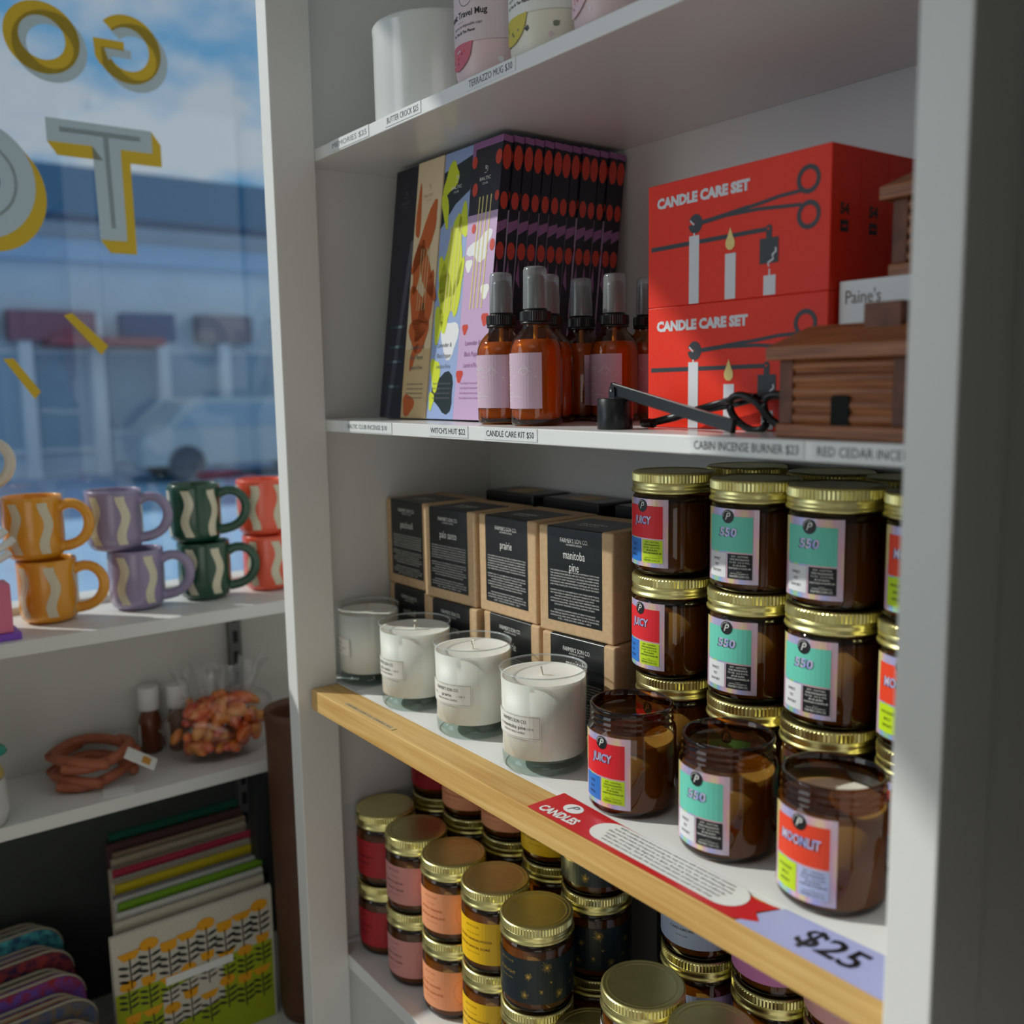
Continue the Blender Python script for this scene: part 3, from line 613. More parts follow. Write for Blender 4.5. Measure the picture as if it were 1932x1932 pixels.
b0 = spray('amber spray bottle with lilac label, foremost of the six', (-.6914, .0961, ZB), .12)
for nm, x, y, r in (('left of the foremost one', -.7464, .0985, .2), ('directly behind the foremost one', -.7356, .1475, .2), ('fourth from the left, label turned away', -.7453, .1985, 2.2), ('half lit beside the red boxes', -.6963, .1983, .12), ('half hidden behind the left edge of the red boxes', -.704, .251, .1)):
    dup(b0, (x, y, ZB), 'amber spray bottle with lilac label, '+nm, r)
# ------------------------------------------------------------------ candle care sets
CRED = mat('red_card', (236, 50, 24), .45, spec=.25, noise=.04, nscale=300); CHAR = mat('charcoal_print', (40, 42, 48), .5); FLAME = mat('flame_print', (232, 206, 126), .5); SILV = mat('pale_print', (214, 214, 220), .5)
CW, CH, CDp = .1777, .0977, .0326
def care_box(label, loc):
    t = thing('candle_care_box', label, 'box', loc, -.0285, 'red candle care boxes')
    mb = MB(); mb.box(0, 0, 0, CW, CDp, CH, CRED); mb.build('carton', t, bevel=.0006)
    a = Art(); a.text('CANDLE CARE SET', .0105, .0787, .0072, SILV, 1, al='l', bold=.06, w=.0965)
    for (x, y) in ((.159, .0767), (.1597, .0528)): a.ring(x, y, .0083, .0034, CHAR, 1, ry=.0082, n=36)
    a.poly([(.056, .0628), (.0601, .0632), (.085, .0672), (.118, .0755), (.149, .0790) , (.152, .0758), (.120, .0720), (.095, .0668), (.125, .0640), (.152, .0612), (.1525, .0590), (.120, .0612), (.085, .0640), (.062, .0594), (.056, .0590)], CHAR, 1) if 0 else None
    a.line([(.058, .0612), (.075, .0632), (.098, .0665), (.128, .0712), (.157, .0692)], .0026, CHAR, 1) if 0 else None
    a.line([(.056, .0612), (.080, .0632), (.105, .0658)], .0034, CHAR, 1); a.line([(.085, .0640), (.115, .0668), (.135, .0692), (.1545, .0700)], .0026, CHAR, 1); a.line([(.085, .0632), (.115, .0632), (.1535, .0604)], .0026, CHAR, 1)
    a.disc(.0530, .0614, .0074, CHAR, 1, n=28); a.poly([(.0456, .0636), (.0456, .0606), (.0535, .0618)], CRED, 2); a.line([(.0475, .0645), (.0518, .0606)], .0012, SILV, 3)
    a.poly([(.004, .0452), (.1265, .0462), (.1265, .0495), (.004, .0486)], CHAR, 1); a.disc(.1254, .0480, .0030, CHAR, 1); a.disc(.1250, .0480, .0009, CRED, 2)
    a.rect(.1228, .040, .1282, .048, CHAR, 1); a.rect(.1172, .0235, .1342, .0415, CHAR, 2)
    a.rect(.0466, .0004, .0572, .0525, SILV, 2, .05); a.rect(.0511, .0522, .0526, .0545, SILV, 2); a.rect(.0840, .001, .0945, .0348, SILV, 2, .05); a.rect(.1212, .001, .1322, .0150, SILV, 2, .05); a.rect(.1258, .0150, .1271, .0195, SILV, 2)
    a.poly([(.0889, .0540), (.0912, .0480), (.0935, .0430), (.0930, .0395), (.0908, .0376), (.0889, .0373), (.0868, .0378), (.0848, .0398), (.0843, .0430), (.0866, .0482)], FLAME, 3)
    a.line([(.1318, .0342), (.1322, .0315), (.1290, .0292), (.1298, .0262), (.1252, .0240), (.1258, .0212)], .0014, SILV, 3)
    mb = MB(); a.emit(mb, flat((0, -.0001, 0), (1, 0, 0), (0, 0, 1)), .00012); mb.build('front_print', t)
    b = Art(); b.text('54', .015, .052, .0068, CHAR, 1, bold=.05); b.rect(.0105, .040, .0195, .0478, CHAR, 1); b.rect(.0125, .0430, .0175, .0445, CRED, 2)
    mb = MB(); b.emit(mb, flat((CW+.0001, 0, 0), (0, 1, 0), (0, 0, 1)), .00012); mb.build('side_print', t); return t
ca, sa = math.cos(-.0285), math.sin(-.0285)
c0 = None
for i, dn in enumerate(('front', 'second row back', 'third row back')):
    for k in (0, 1):
        loc = (-.5809-sa*(CDp+.0004)*i, .1283+ca*(CDp+.0004)*i, ZB+k*(CH+.0002)); lab = 'red candle care set box, %s, %s of its stack' % (dn, ('bottom', 'top')[k])
        if c0 is None: c0 = care_box(lab, loc)
        else: dup(c0, loc, lab)
# ------------------------------------------------------------------ wooden cabins and the white box
OAK = mat('brown_cabin_wood', (172, 108, 64), .5, noise=.35, nscale=14, stretch=(1.2, 30, 30), col2=(118, 66, 36), bump=.08, bscale=80); OAKD = mat('dark_end_grain', (124, 74, 52), .6, noise=.4, nscale=60, col2=(80, 44, 30)); HOLE = mat('doorway_dark', (8, 8, 8), .9)
def cabin(label, loc, rot):
    t = thing('cabin_incense_burner', label, 'incense burner', loc, rot, 'wooden cabin incense burners')
    W, D, H = .098, .050, .050
    mb = MB(); mb.box(0, 0, 0, W, D, .0085, OAK); mb.build('base', t, bevel=.001)
    mb = MB()
    n = 5; hh = (H-.0085)/n
    def logs(p, q, nx, ny):
        vs = []; fs = []; K = 6
        for i in range(n):
            for j in range(K+1):
                an = PI*j/K; d = .0022*math.sin(an); z = .0085+i*hh+hh*j/K
                vs += [(p[0]+nx*d, p[1]+ny*d, z), (q[0]+nx*d, q[1]+ny*d, z)]
        for k in range(n*(K+1)-1): fs.append((2*k, 2*k+1, 2*k+3, 2*k+2))
        mb.add(vs, fs, OAK, True)
    e = .004
    logs((.011, e), (W-.011, e), 0, -1); logs((W-e, .007), (W-e, D-.007), 1, 0); logs((W-.011, D-e), (.011, D-e), 0, 1); logs((e, D-.007), (e, .007), -1, 0)
    mb.build('log_wall', t)
    for x, y in ((.0015, .0015), (W-.0125, .0015), (.0015, D-.0095), (W-.0125, D-.0095)):
        p = MB(); p.box(x, y, .0085, x+.011, y+.008, H, OAKD); p.build('corner_post', t, bevel=.0008)
    p = MB(); p.extrude([(.0425, .0085), (.0560, .0085), (.0560, .0255), (.0545, .0272), (.044, .0272), (.0425, .0255)], lambda s, q, d: (s, .0014-d*0+d, q), 0, .004, HOLE); p.build('doorway', t)  # black plug painted as the dark inside of the open doorway
    o = .005; x0, x1, y0, y1 = -o, W+o, -o, D+o
    p = MB(); vs = [(x0, y0, H), (x1, y0, H), (x1, y1, H), (x0, y1, H), (x0, y0, H+.0085), (x1, y0, H+.0085), (x1, y1, H+.0085), (x0, y1, H+.0085), (x0+.012, D*.5, H+.0225), (x1-.012, D*.5, H+.0225)]
    p.add(vs, [(0, 3, 2, 1), (0, 1, 5, 4), (1, 2, 6, 5), (2, 3, 7, 6), (3, 0, 4, 7), (4, 5, 9, 8), (6, 7, 8, 9), (5, 6, 9), (7, 4, 8)], OAK); p.build('roof', t, bevel=.0008)
    p = MB(); p.box(.054, D*.5-.009, H+.015, .080, D*.5+.011, H+.0335, OAKD); p.build('chimney', t, bevel=.0006); return t
cb = cabin('wooden log cabin incense burner standing on the shelf by the right post', (-.4035, .0680, ZB), -.05)
cb2 = dup(cb, (-.3695, .139, 1.4664), 'wooden log cabin incense burner on top of the white box', -.03)
t = thing('incense_carton', 'white carton with grey script between the red boxes and the cabin', 'box', (-.4005, .1310, ZB), -.03)
mb = MB(); mb.box(0, 0, 0, .118, .075, .1035, mat('white_card', (226, 228, 228), .5)); mb.build('carton_body', t, bevel=.0008)
PGI = mat('brown_grey_ink', (120, 104, 104), .6)
a = Art(); a.text("Paine's", .0055, .0880, .0088, PGI, 1, al='l', w=.027); a.line([(.004+.0135*i/10, .066+.0072*math.sin(PI*i/11)) for i in range(11)], .0005, PGI, 1); a.ring(.03, .07, .006, .0005, PGI, 1, .2, 2.9)
mb = MB(); a.emit(mb, flat((0, -.0002, 0), (1, 0, 0), (0, 0, 1)), .00015); mb.build('front_print', t)
# ------------------------------------------------------------------ snuffer and wick trimmer
t = thing('candle_snuffer', 'black candle snuffer with bell and flat bar handle lying on the shelf', 'candle snuffer', (-.5755, .085, ZB))
mb = MB(); mb.cap0 = False; mb.lathe([(.0132, .0025), (.0134, 0), (.0144, 0), (.0146, .0005), (.0146, .0240), (.0140, .0247), (1e-6, .0250)], 48, BLACKM); mb.build('bell', t)
mb = MB()
for s in (-1, 1): mb.extrude([(-.0032, .0247), (.0032, .0247), (.0032, .0315), (.0022, .0342), (0, .0350), (-.0022, .0342), (-.0032, .0315)], lambda p, q, d, s=s: (p, s*.0032+d, q), -.0006, .0006, BLACKM)
mb.build('bracket', t)
mb = MB(); mb.tube([(0, -.0046, .0315), (0, .0046, .0315)], .0014, 12, mat('bright_rivet', (170, 172, 174), .25, 1)); mb.build('rivet', t)
mb = MB(); mb.tube([(-.003, 0, .0325), (.123, .0005, .0048)], 1, 4, BLACKM, flat=(.0022, .0047), smooth=False); mb.build('handle', t, bevel=.0005)
t = thing('wick_trimmer', 'black wick trimmer scissors lying behind the snuffer', 'scissors', (-.46, .1095, ZB))
def loop(cx, cz, a, b, rot, y):
    mb = MB(); mb.tube([(cx+a*math.cos(2*PI*i/28)*math.cos(rot)-b*math.sin(2*PI*i/28)*math.sin(rot), y+.003*math.cos(2*PI*i/28), cz+a*math.cos(2*PI*i/28)*math.sin(rot)+b*math.sin(2*PI*i/28)*math.cos(rot)) for i in range(28)], .0029, 10, BLACKM, closed=True); return mb
loop(.0000, .0138, .0165, .0105, -.62, 0).build('finger_loop', t); loop(.0285, .0150, .0165, .0105, -.5, .004).build('finger_loop', t)
mb = MB(); mb.tube([(.006, .001, .0245), (-.006, .001, .0262), (-.022, .002, .0225), (-.055, .005, .0158)], [.0034, .0026, .0022, .002], 10, BLACKM); mb.build('arm', t)
mb = MB(); mb.tube([(.030, .006, .0265), (.012, .006, .0255), (-.022, .0062, .0185), (-.056, .006, .0135)], [.0034, .0026, .0022, .002], 10, BLACKM); mb.build('arm', t)
mb = MB(); mb.tube([(-.052, .0055, .0155), (-.075, .004, .0095), (-.098, .002, .0046)], [.003, .0034, .003], 10, BLACKM); mb.tube([(-.093, -.003, .0042), (-.106, -.001, .0042), (-.110, .006, .0042)], .0038, 10, BLACKM); mb.build('cutting_head', t)
# ------------------------------------------------------------------ top shelf
CER = mat('white_ceramic', (214, 216, 214), .22, coat=.4)
t = thing('butter_crock', 'white ceramic butter crock on the top shelf', 'crock', (-.886, .126, ZA))
mb = MB(); mb.cap1 = False; mb.lathe([(.060, 0), (.0655, .001), (.0672, .004), (.0675, .090), (.0680, .0925), (.0680, .0965), (.0665, .0985), (.0635, .0985), (.0625, .095), (.0625, .012), (1e-6, .010)], 72, CER); mb.build('body', t)
def travel_mug(label, loc, body, sleeve, chips, lens, lenscol, rot):
    t = thing('travel_mug', label, 'mug', loc, rot, 'terrazzo travel mugs on the top shelf')
    mb = MB(); mb.cap1 = False; mb.lathe([(.026, 0), (.0335, .0012), (.0365, .0045), (.0386, .011), (.0400, .05), (.0402, .118), (.0402, .122), (.0385, .122), (.0380, .06), (.0350, .008), (1e-6, .006)], 64, body)
    a = Art(); rg = random.Random(int(abs(loc[0])*1e4))
    for i in range(16):
        x, y = rg.uniform(-.11, .11), rg.uniform(.010, .036); r = rg.uniform(.0012, .0036); n = rg.randint(4, 6); a.poly([(x+r*math.cos(2*PI*k/n+i)*rg.uniform(.6, 1.2), y+r*math.sin(2*PI*k/n+i)*rg.uniform(.6, 1.2)) for k in range(n)], chips[i % len(chips)], 1)
    a.emit(mb, wrap(.0383, 0, 0, .035), .0003); mb.build('body', t)
    mb = MB(); mb.cap0 = mb.cap1 = False; mb.lathe([(.0400, .1185), (.0403, .120), (.0403, .130), (.0395, .134), (1e-6, .134)], 56, mat('grey_silicone', (120, 124, 128), .6)); mb.build('lid', t)
    mb = MB(); a = Art(); a.rect(-.118, .034, .118, .100, sleeve, 0)
    a.disc(-.0215, .031, .0165, lenscol, 2, ry=.0085, rot=.55) if 0 else None
    pts = [(-.022+.022*math.cos(PI+PI*i/14), .0345+.0215*math.sin(PI+PI*i/14)) for i in range(15)]
    K = 14; cols = [-1+2*i/K for i in range(K+1)]
    a.raw([q for u in cols for q in ((-.020+.021*u, .0345-.0215*math.sqrt(max(0, 1-u*u))), (-.020+.021*u, .0345))], [(2*i, 2*i+2, 2*i+3, 2*i+1) for i in range(K)], lenscol, 1)
    for i in range(9):
        x, y = -.020+rg.uniform(-.012, .012), .030-rg.uniform(0, .011); a.poly([(x-.0012, y), (x+.001, y-.0014), (x+.0016, y+.001)], chips[i % len(chips)], 2)
    a.ring(-.007, .0735, .0085, .0004, INK, 1); a.text('huskup', -.007, .0722, .0022, INK, 1) if 0 else a.text('terrazzo', -.007, .0724, .0022, INK, 1)
    a.text('Ceramic Travel Mug', .016, .056, .0052, INK, 1, al='r', bold=.02, xs=.95); a.rect(-.019, .0525, -.009, .0527, GREYINK, 1)
    a.text('say no to disposable cups', .011, .0478, .0024, GREYINK, 1, al='r', bold=.01); a.text('for You & The Planet', .004, .0425, .0024, INK, 1, al='r', bold=.02)
    a.emit(mb, wrap(.0400, 0, 0, .0035), .0002); mb.build('paper_sleeve', t); return t
PK = mat('pink_ceramic', (222, 196, 198), .4); CRM = mat('cream_ceramic', (226, 222, 206), .4); SLV = mat('pale_pink_sleeve', (212, 196, 200), .6); SLW = mat('white_sleeve', (226, 224, 220), .6)
ch1 = [mat('crimson_chip', (176, 40, 66), .5), mat('coral_chip', (220, 70, 70), .5), WPR]; ch2 = [DGREEN, mat('grey_green_chip', (120, 130, 110), .5), PK]
travel_mug('pink terrazzo travel mug in a paper sleeve beside the butter crock', (-.7435, .0985, ZA), PK, SLV, ch1, 0, mat('raspberry_print', (200, 96, 116), .5), .30)
travel_mug('cream terrazzo travel mug with yellow sleeve print, between the two pink mugs', (-.6615, .0985, ZA), CRM, SLW, ch2, 0, mat('mustard_print', (202, 186, 70), .5), .22)
travel_mug('pink terrazzo travel mug at the right, cut by the top of the photo', (-.579, .0985, ZA), PK, SLW, ch1, 0, mat('pale_rose_print', (226, 190, 200), .5), .1)
# ------------------------------------------------------------------ window side
tag(bx('display_shelf', (-1.479, -1.3, 1.072), (-1.31, .2, 1.09), WHITE), 'white window display shelf holding the striped mugs', 'shelf')
tag(bx('display_shelf', (-1.479, -1.3, .837), (-1.31, .2, .855), WHITE), 'lower white display shelf holding the trivets and the orange bag', 'shelf')
tag(bx('window_bench', (-1.479, -1.6, 0), (-1.09, .3, .478), WHITE), 'low white bench under the window display shelves', 'bench')
MC = {'orange': (232, 158, 40), 'purple': (150, 138, 170), 'green': (30, 74, 54), 'coral': (236, 92, 62), 'beige': (216, 206, 188)}
STR = mat('cream_glaze', (216, 208, 182), .3, coat=.3)
def mug(c, label, loc, rot, ph=0, sc=1):
    m = mat(c+'_glaze', MC[c], .25, coat=.4); t = thing('striped_mug', label, 'mug', loc, rot, 'wavy striped mugs by the window')
    mb = MB(); mb.cap1 = False
    mb.lathe([(.024, 0), (.029, .0015), (.0345, .006), (.0368, .0125), (.0378, .022), (.0380, .080), (.0376, .0848), (.0368, .086), (.0356, .085), (.0346, .078), (.0340, .016), (1e-6, .008)], 56, m)
    a = Art()
    for i in range(6):
        x = (i-2.5)*.0398+ph
        L_ = []; R_ = []
        for k in range(25):
            y = .0105+.068*k/24; o = .0036*math.sin(2*PI*k/24*1.25+i*1.1); w = .0064; L_.append((x+o-w, y)); R_.append((x+o+w, y))
        vs = []
        for p, q in zip(L_, R_): vs += [p, ((p[0]+q[0])/2, p[1]), q]
        fs = []
        for k in range(24):
            b = 3*k; fs += [(b, b+1, b+4, b+3), (b+1, b+2, b+5, b+4)]
        a.raw(vs, fs, STR, 1)
    r_at = lambda z: .0368+(.0378-.0368)*(z-.0125)/.0095 if z < .022 else .0378+.0002*(z-.022)/.058
    a.emit(mb, lambda s, q, d: ((r_at(q)+.0003)*math.sin(s/.038), -(r_at(q)+.0003)*math.cos(s/.038), q)); mb.build('body', t)
    h = MB(); h.tube([(.0355, 0, .070), (.048, 0, .0765), (.064, 0, .073), (.0745, 0, .060), (.0755, 0, .043), (.0675, 0, .027), (.053, 0, .0185), (.0360, 0, .0165)], .0076, 14, m, up=Vector((0, 1, 0))); h.build('handle', t, subsurf=1); return t
MZ = 1.09
mug('orange', 'orange wavy striped mug, lower of its stack on the window shelf', (-1.412, -.1865, MZ), 1.0)
mug('orange', 'orange wavy striped mug, stacked on another orange mug', (-1.417, -.1975, MZ+.0862), .95, .012)
mug('purple', 'purple wavy striped mug, lower of its stack on the window shelf', (-1.412, -.069, MZ), 1.05, .01)
mug('purple', 'purple wavy striped mug, stacked on another purple mug', (-1.420, -.092, MZ+.0862), 1.0, .004)
mug('green', 'dark green wavy striped mug, lower of its stack on the window shelf', (-1.412, .030, MZ), 1.1, .005)
mug('green', 'dark green wavy striped mug, stacked on another green mug', (-1.416, .0215, MZ+.0862), 1.05, .016)
mug('coral', 'coral wavy striped mug, lower of its stack beside the white upright', (-1.412, .131, MZ), 2.0, .002)
mug('coral', 'coral wavy striped mug, upper of its stack beside the white upright', (-1.414, .126, MZ+.0862), 2.1, .012)
for i, (c, nm) in enumerate((('coral', 'bottom'), ('orange', 'middle'), ('beige', 'top'))):
    mug(c, '%s wavy striped mug, %s of the stack at the left photo edge' % (c, nm), (-1.425, -.3075+(.003*i if i < 2 else .0165), MZ+.0862*i), 1.15 if i == 2 else .4, .004*i)
# white straws in a bunch in front of the left orange mugs, and a pink card box
t = thing('tassel', 'white corded tassel lying against the left orange mug', 'tassel', (-1.352, -.262, MZ))
for i, (a_, b_) in enumerate((((0, -.03, .098), (.003, .020, .138)), ((.004, -.03, .088), (.006, .028, .126)), ((.0, -.03, .108), (-.001, .012, .146)), ((.008, -.03, .078), (.010, .022, .110)))):
    mb = MB(); mb.tube([a_, b_], .0048, 10, PAPER); mb.build('cord', t)
mb = MB(); mb.tube([(.004, -.03, 0), (.003, -.032, .11)], .008, 12, PAPER); mb.build('cord_bundle', t)
t = thing('gift_box', 'pink and purple gift box at the left photo edge, beside the orange mugs', 'box', (-1.368, -.284, MZ))
mb = MB(); mb.box(0, 0, .009, .04, .038, .072, mat('hot_pink_card', (226, 120, 150), .5)); mb.build('box_body', t, bevel=.002)
mb = MB(); mb.box(-.003, 0, 0, .044, .046, .009, mat('violet_card', (140, 84, 206), .5)); mb.build('box_base', t, bevel=.001)
# figurine
t = thing('painted_figurine', 'painted figurine with teal collar and maroon top at the left photo edge', 'figurine', (-1.335, -.297, .855))
mb = MB(); mb.lathe([(.012, 0), (.026, .0015), (.030, .02), (.028, .050), (.0265, .060)], 32, CER); mb.build('body', t)
mb = MB(); mb.lathe([(.024, .060), (.027, .064), (.022, .078), (.020, .092)], 32, mat('straw_glaze', (206, 184, 112), .4)); mb.build('neck', t)
mb = MB(); mb.lathe([(.018, .092), (.032, .0935), (.030, .098), (.014, .103), (.012, .108)], 32, mat('teal_glaze', (40, 160, 140), .35)); mb.build('collar', t)
mb = MB(); mb.lathe([(.012, .108), (.0145, .113), (.019, .121), (.016, .130), (1e-6, .134)], 24, mat('maroon_glaze', (128, 20, 46), .35)); mb.build('head', t)
# terracotta trivets
TERRA = mat('terracotta_leather', (172, 96, 66), .55, noise=.15, nscale=80, bump=.1, bscale=300)
def trivet(label, loc, rot):
    t = thing('trivet', label, 'trivet', loc, rot, 'terracotta looped trivets')
    for k in range(3):
        mb = MB(); an = 2*PI*k/3
        pts = []
        for i in range(19):
            q = -1.25+2.5*i/18; x, y = .072*math.cos(q)-.024, .060*math.sin(q); pts.append((x*math.cos(an)-y*math.sin(an), x*math.sin(an)+y*math.cos(an), .0128+.0045*math.sin(q*2.4+.6)))
        mb.tube(pts, .0075, 12, TERRA); mb.build('strip', t)
    return t
tv = trivet('terracotta looped trivet, lower of the pair on the lower display shelf', (-1.405, -.150, .855), .5)
tv2 = dup(tv, (-1.408, -.147, .8790), 'terracotta looped trivet, upper of the pair with a paper band', .62)
TG = mat('tag_orange_print', (214, 150, 60), .5)
mb = MB(); mb.box(-.022, -.013, 0, .022, .013, .0012, PAPER); mb.box(.002, -.008, .0012, .014, .008, .0014, TG); t = tag(mb.build('paper_tag'), 'white paper tag with orange print hanging over the trivets', 'tag'); t.location = (-1.342, -.100, .8900); t.rotation_euler = (.25, .55, 1.2)
mb = MB(); mb.box(-.02, -.014, 0, .02, .014, .0012, PAPER); t = tag(mb.build('paper_tag'), 'blank white paper tag lying on the shelf in front of the trivets', 'tag'); t.location = (-1.330, -.135, .8553); t.rotation_euler = (0, 0, 1.3)
# bottles and orange bag
BRN = mat('brown_bottle', (110, 56, 30), .3); 
for i, (x, y) in enumerate(((-1.457, -.052), (-1.441, -.014))):
    t = thing('small_bottle', ('brown bottle with white cap near the wall behind the trivets', 'brown bottle with white cap just behind the orange bag')[i], 'bottle', (x, y, .855), .1, 'small brown bottles')
    mb = MB(); mb.lathe([(.013, 0), (.016, .002), (.0165, .05), (.012, .062), (.008, .07)], 28, BRN); mb.build('bottle_body', t)
    mb = MB(); mb.lathe([(.014, .066), (.0155, .068), (.0155, .100), (.014, .102)], 28, PAPER); mb.build('cap', t)
    mb = MB(); Art().rect(-.016, .012, .004, .045, PAPER, 0).emit(mb, wrap(.0168)); mb.build('label', t)
def lump(seed, R, H, m, n=26, k=12, amp=.18, flat0=True):
    rg = random.Random(seed); ph = [rg.uniform(0, 6.3) for _ in range(8)]; vs = []; fs = []
    for j in range(k+1):
        v = j/k; rr = math.sin(PI*(.12+.80*v))**.6
        for i in range(n):
            a = 2*PI*i/n; q = 1+amp*(math.sin(3*a+ph[0]+4*v)+.6*math.sin(5*a+ph[1]-6*v)+.5*math.sin(9*a+ph[2]+9*v))*.5
            vs.append((R[0]*rr*q*math.cos(a), R[1]*rr*q*math.sin(a), H*v+(.006*math.sin(4*a+ph[3]) if 0 < j < k else 0)))
    for j in range(k):
        for i in range(n): fs.append((j*n+i, j*n+(i+1) % n, (j+1)*n+(i+1) % n, (j+1)*n+i))
    fs.append(tuple(reversed(range(n)))); fs.append(tuple(k*n+i for i in range(n)))
    mb = MB(); mb.add(vs, fs, m, True); return mb
GUM = mat('orange_red_sweets', (226, 96, 44), .25, noise=.6, nscale=26, col2=(224, 150, 40), coat=.6); GUM2 = mat('red_sweets', (206, 66, 40), .25, noise=.4, nscale=40, col2=(226, 120, 50), coat=.6)
def sweets(t):
    rg = random.Random(4); bm = {GUM: MB(), GUM2: MB()}
    for i in range(120):
        v = rg.random(); a = rg.uniform(0, 2*PI); q = math.sqrt(rg.random()); rr = math.sin(PI*(.14+.70*v))**.6
        c = Vector((.066*rr*q*math.cos(a), .033*rr*q*math.sin(a), .013+.074*v)); m = GUM if rg.random() < .6 else GUM2; r = rg.uniform(.008, .013)
        M = Matrix.Rotation(rg.uniform(0, 6), 3, Vector((rg.random()-.5, rg.random()-.5, rg.random()-.5)).normalized()); vs = []; fs = []
        for j in range(7):
            for k in range(10): p = Vector((r*1.5*math.cos(PI*j/6), r*.8*math.sin(PI*j/6)*math.cos(2*PI*k/10), r*.8*math.sin(PI*j/6)*math.sin(2*PI*k/10))); p = c+M @ p; p.z = max(p.z, .003); vs.append(p)
        for j in range(6):
            for k in range(10): fs.append((j*10+k, j*10+(k+1) % 10, (j+1)*10+(k+1) % 10, (j+1)*10+k))
        bm[m].add(vs, fs, m, True)
    bm[GUM].build('orange_sweets', t); bm[GUM2].build('red_sweets', t)
t = thing('sweets_bag', 'clear plastic bag of orange and red sweets on the lower display shelf', 'bag', (-1.372, .024, .855), 1.45)
sweets(t)
lump(5, (.080, .046), .102, FILM, amp=.2).build('bag_film', t)
mb = MB()
rg = random.Random(11); vs = []; fs = []
for i in range(21):
    a = i/20; x = -.045+.10*a; vs += [(x, .006*math.sin(i*1.7), .094), (x*1.25, .012*math.sin(i*1.3+1), .116+.008*rg.random()), (x*1.5, .018*math.sin(i*1.9), .134+.014*rg.random())]
for i in range(20):
    b = 3*i; fs += [(b, b+3, b+4, b+1), (b+1, b+4, b+5, b+2)]
mb.add(vs, fs, tinted_glass('crinkled_film', (.85, .82, .82), .12, frost=.25), True); mb.build('bag_top', t)
# vase and tea towels
VASE = mat('brown_stoneware', (88, 54, 34), .55, noise=.3, nscale=12, bump=.15, bscale=90)
t = thing('tall_vase', 'tall brown stoneware vase between the tea towels and the white upright', 'vase', (-1.252, .1035, .478))
mb = MB(); mb.cap1 = False; mb.lathe([(.044, 0), (.0475, .002), (.050, .02), (.0515, .30), (.0525, .44), (.0535, .452), (.0545, .458), (.0535, .466), (.049, .467), (.047, .455), (.045, .10), (1e-6, .09)], 56, VASE); mb.build('body', t)
struct(bx('trim_2', (-1.345, .052, .478), (-1.318, .066, .837), mat('dark_rack_steel', (34, 40, 40), .5)))
TC = [(200, 192, 172), (206, 204, 196), (112, 158, 26), (206, 204, 198), (140, 136, 136), (206, 186, 28), (204, 190, 164), (212, 208, 196), (206, 62, 90), (206, 196, 176), (198, 184, 160), (186, 164, 138), (96, 62, 66), (20, 98, 76)]
TD = ['cream tea towel folded behind the flower-printed one', 'white tea towel second behind the flower-printed one', 'lime green tea towel in the file', 'white tea towel just behind the lime green one', 'grey tea towel in front of the yellow one', 'yellow tea towel in the file', 'beige tea towel just behind the yellow one', 'off-white tea towel in front of the pink-edged one', 'pink-edged tea towel in the file', 'cream tea towel behind the pink-edged one', 'pale beige tea towel fourth from the back', 'tan tea towel third from the back', 'dusky plum tea towel second from the back', 'dark green tea towel at the back of the file']
YL = mat('lime_towel_print', (160, 176, 20), .8); YO = mat('marigold_print', (232, 162, 22), .8)
def towel(c, label, x, z1, lean, yc, W, i):
    m = mat('towel_linen_%d' % i, c, .85, noise=.08, nscale=300, bump=.2, bscale=600); t = thing('tea_towel', label, 'tea towel', (x, yc, .4785), 0, 'tea towels filed upright')
    H = z1-.4785; mb = MB(); n = 5; prof = []
    th = .0052
    for k in range(n+1):
        an = PI*k/n; prof.append((th*math.cos(an), H-th+th*math.sin(an)))
    poly = [(th, 0)]+prof+[(-th, 0)]
    mb.extrude([(p[0]+(-lean)*(p[1]/H)*0, p[1]) for p in poly], lambda s, q, d: (s, d, q), W/2, -W/2, m); mb.build('folded_cloth', t, bevel=.001); return t, H, th
for i, c in enumerate(TC):
    x = -1.2785-.0142*(i+1); z1 = (.690, .694, .700, .700, .698, .706, .704, .702, .708, .704, .712, .714, .724, .734)[i]
    t, H, th = towel(c, TD[i], x, z1, 0, -.058+.003*(i % 3)+.0030*i, .208-.002*(i % 4), i)
t, H, th = towel((208, 202, 188), 'flower-printed cream and lime tea towel at the front of the file', -1.2745, .682, 0, -.062, .222, 20)
a = Art(); a.rect(-.111, -.0, .109, H-.082, YL, 0, .3); a.poly([(-.05, .045), (.035, .06), (.035, .115), (-.05, .10)], mat('cream_panel', (208, 202, 188), .85), 1)
def flower(x, y, s, k):
    if k == 0: a.poly([(x-.016*s, y+.008*s), (x+.016*s, y+.010*s), (x+.008*s, y-.002*s), (x-.008*s, y-.003*s)], YO, 2)
    elif k == 1: a.disc(x, y+.004*s, .013*s, YO, 2, ry=.009*s, n=14)
    else: a.poly([(x-.012*s, y+.012*s), (x+.012*s, y+.013*s), (x+.010*s, y), (x, y-.004*s), (x-.010*s, y-.001*s)], YO, 2)
    a.line([(x, y), (x+.001, y-.044*s)], .0018, INK, 2)
    for j in range(3):
        for sg in (-1, 1): a.disc(x+sg*.0085*s, y-(.012+.010*j)*s, .0075*s, INK, 2, ry=.0022*s, n=8, rot=.35*sg)
for i in range(8): flower(-.090+.026*i, H-.035+.008*math.sin(i*2.1), 1, i % 3)
for i in range(8): flower(-.094+.027*i, H-.082+.006*math.sin(i*1.7+1), .85, (i+1) % 3)
for i in range(8): flower(-.090+.026*i, H-.128+.006*math.sin(i*2.7), .9, (i+2) % 3)
a.rect(-.045, H-.094, .050, H-.082, PAPER, 4, .2)
mb = MB(); a.emit(mb, flat((th+.0003, 0, 0), (0, 1, 0), (0, 0, 1)), .0002); mb.build('printed_pattern', t)
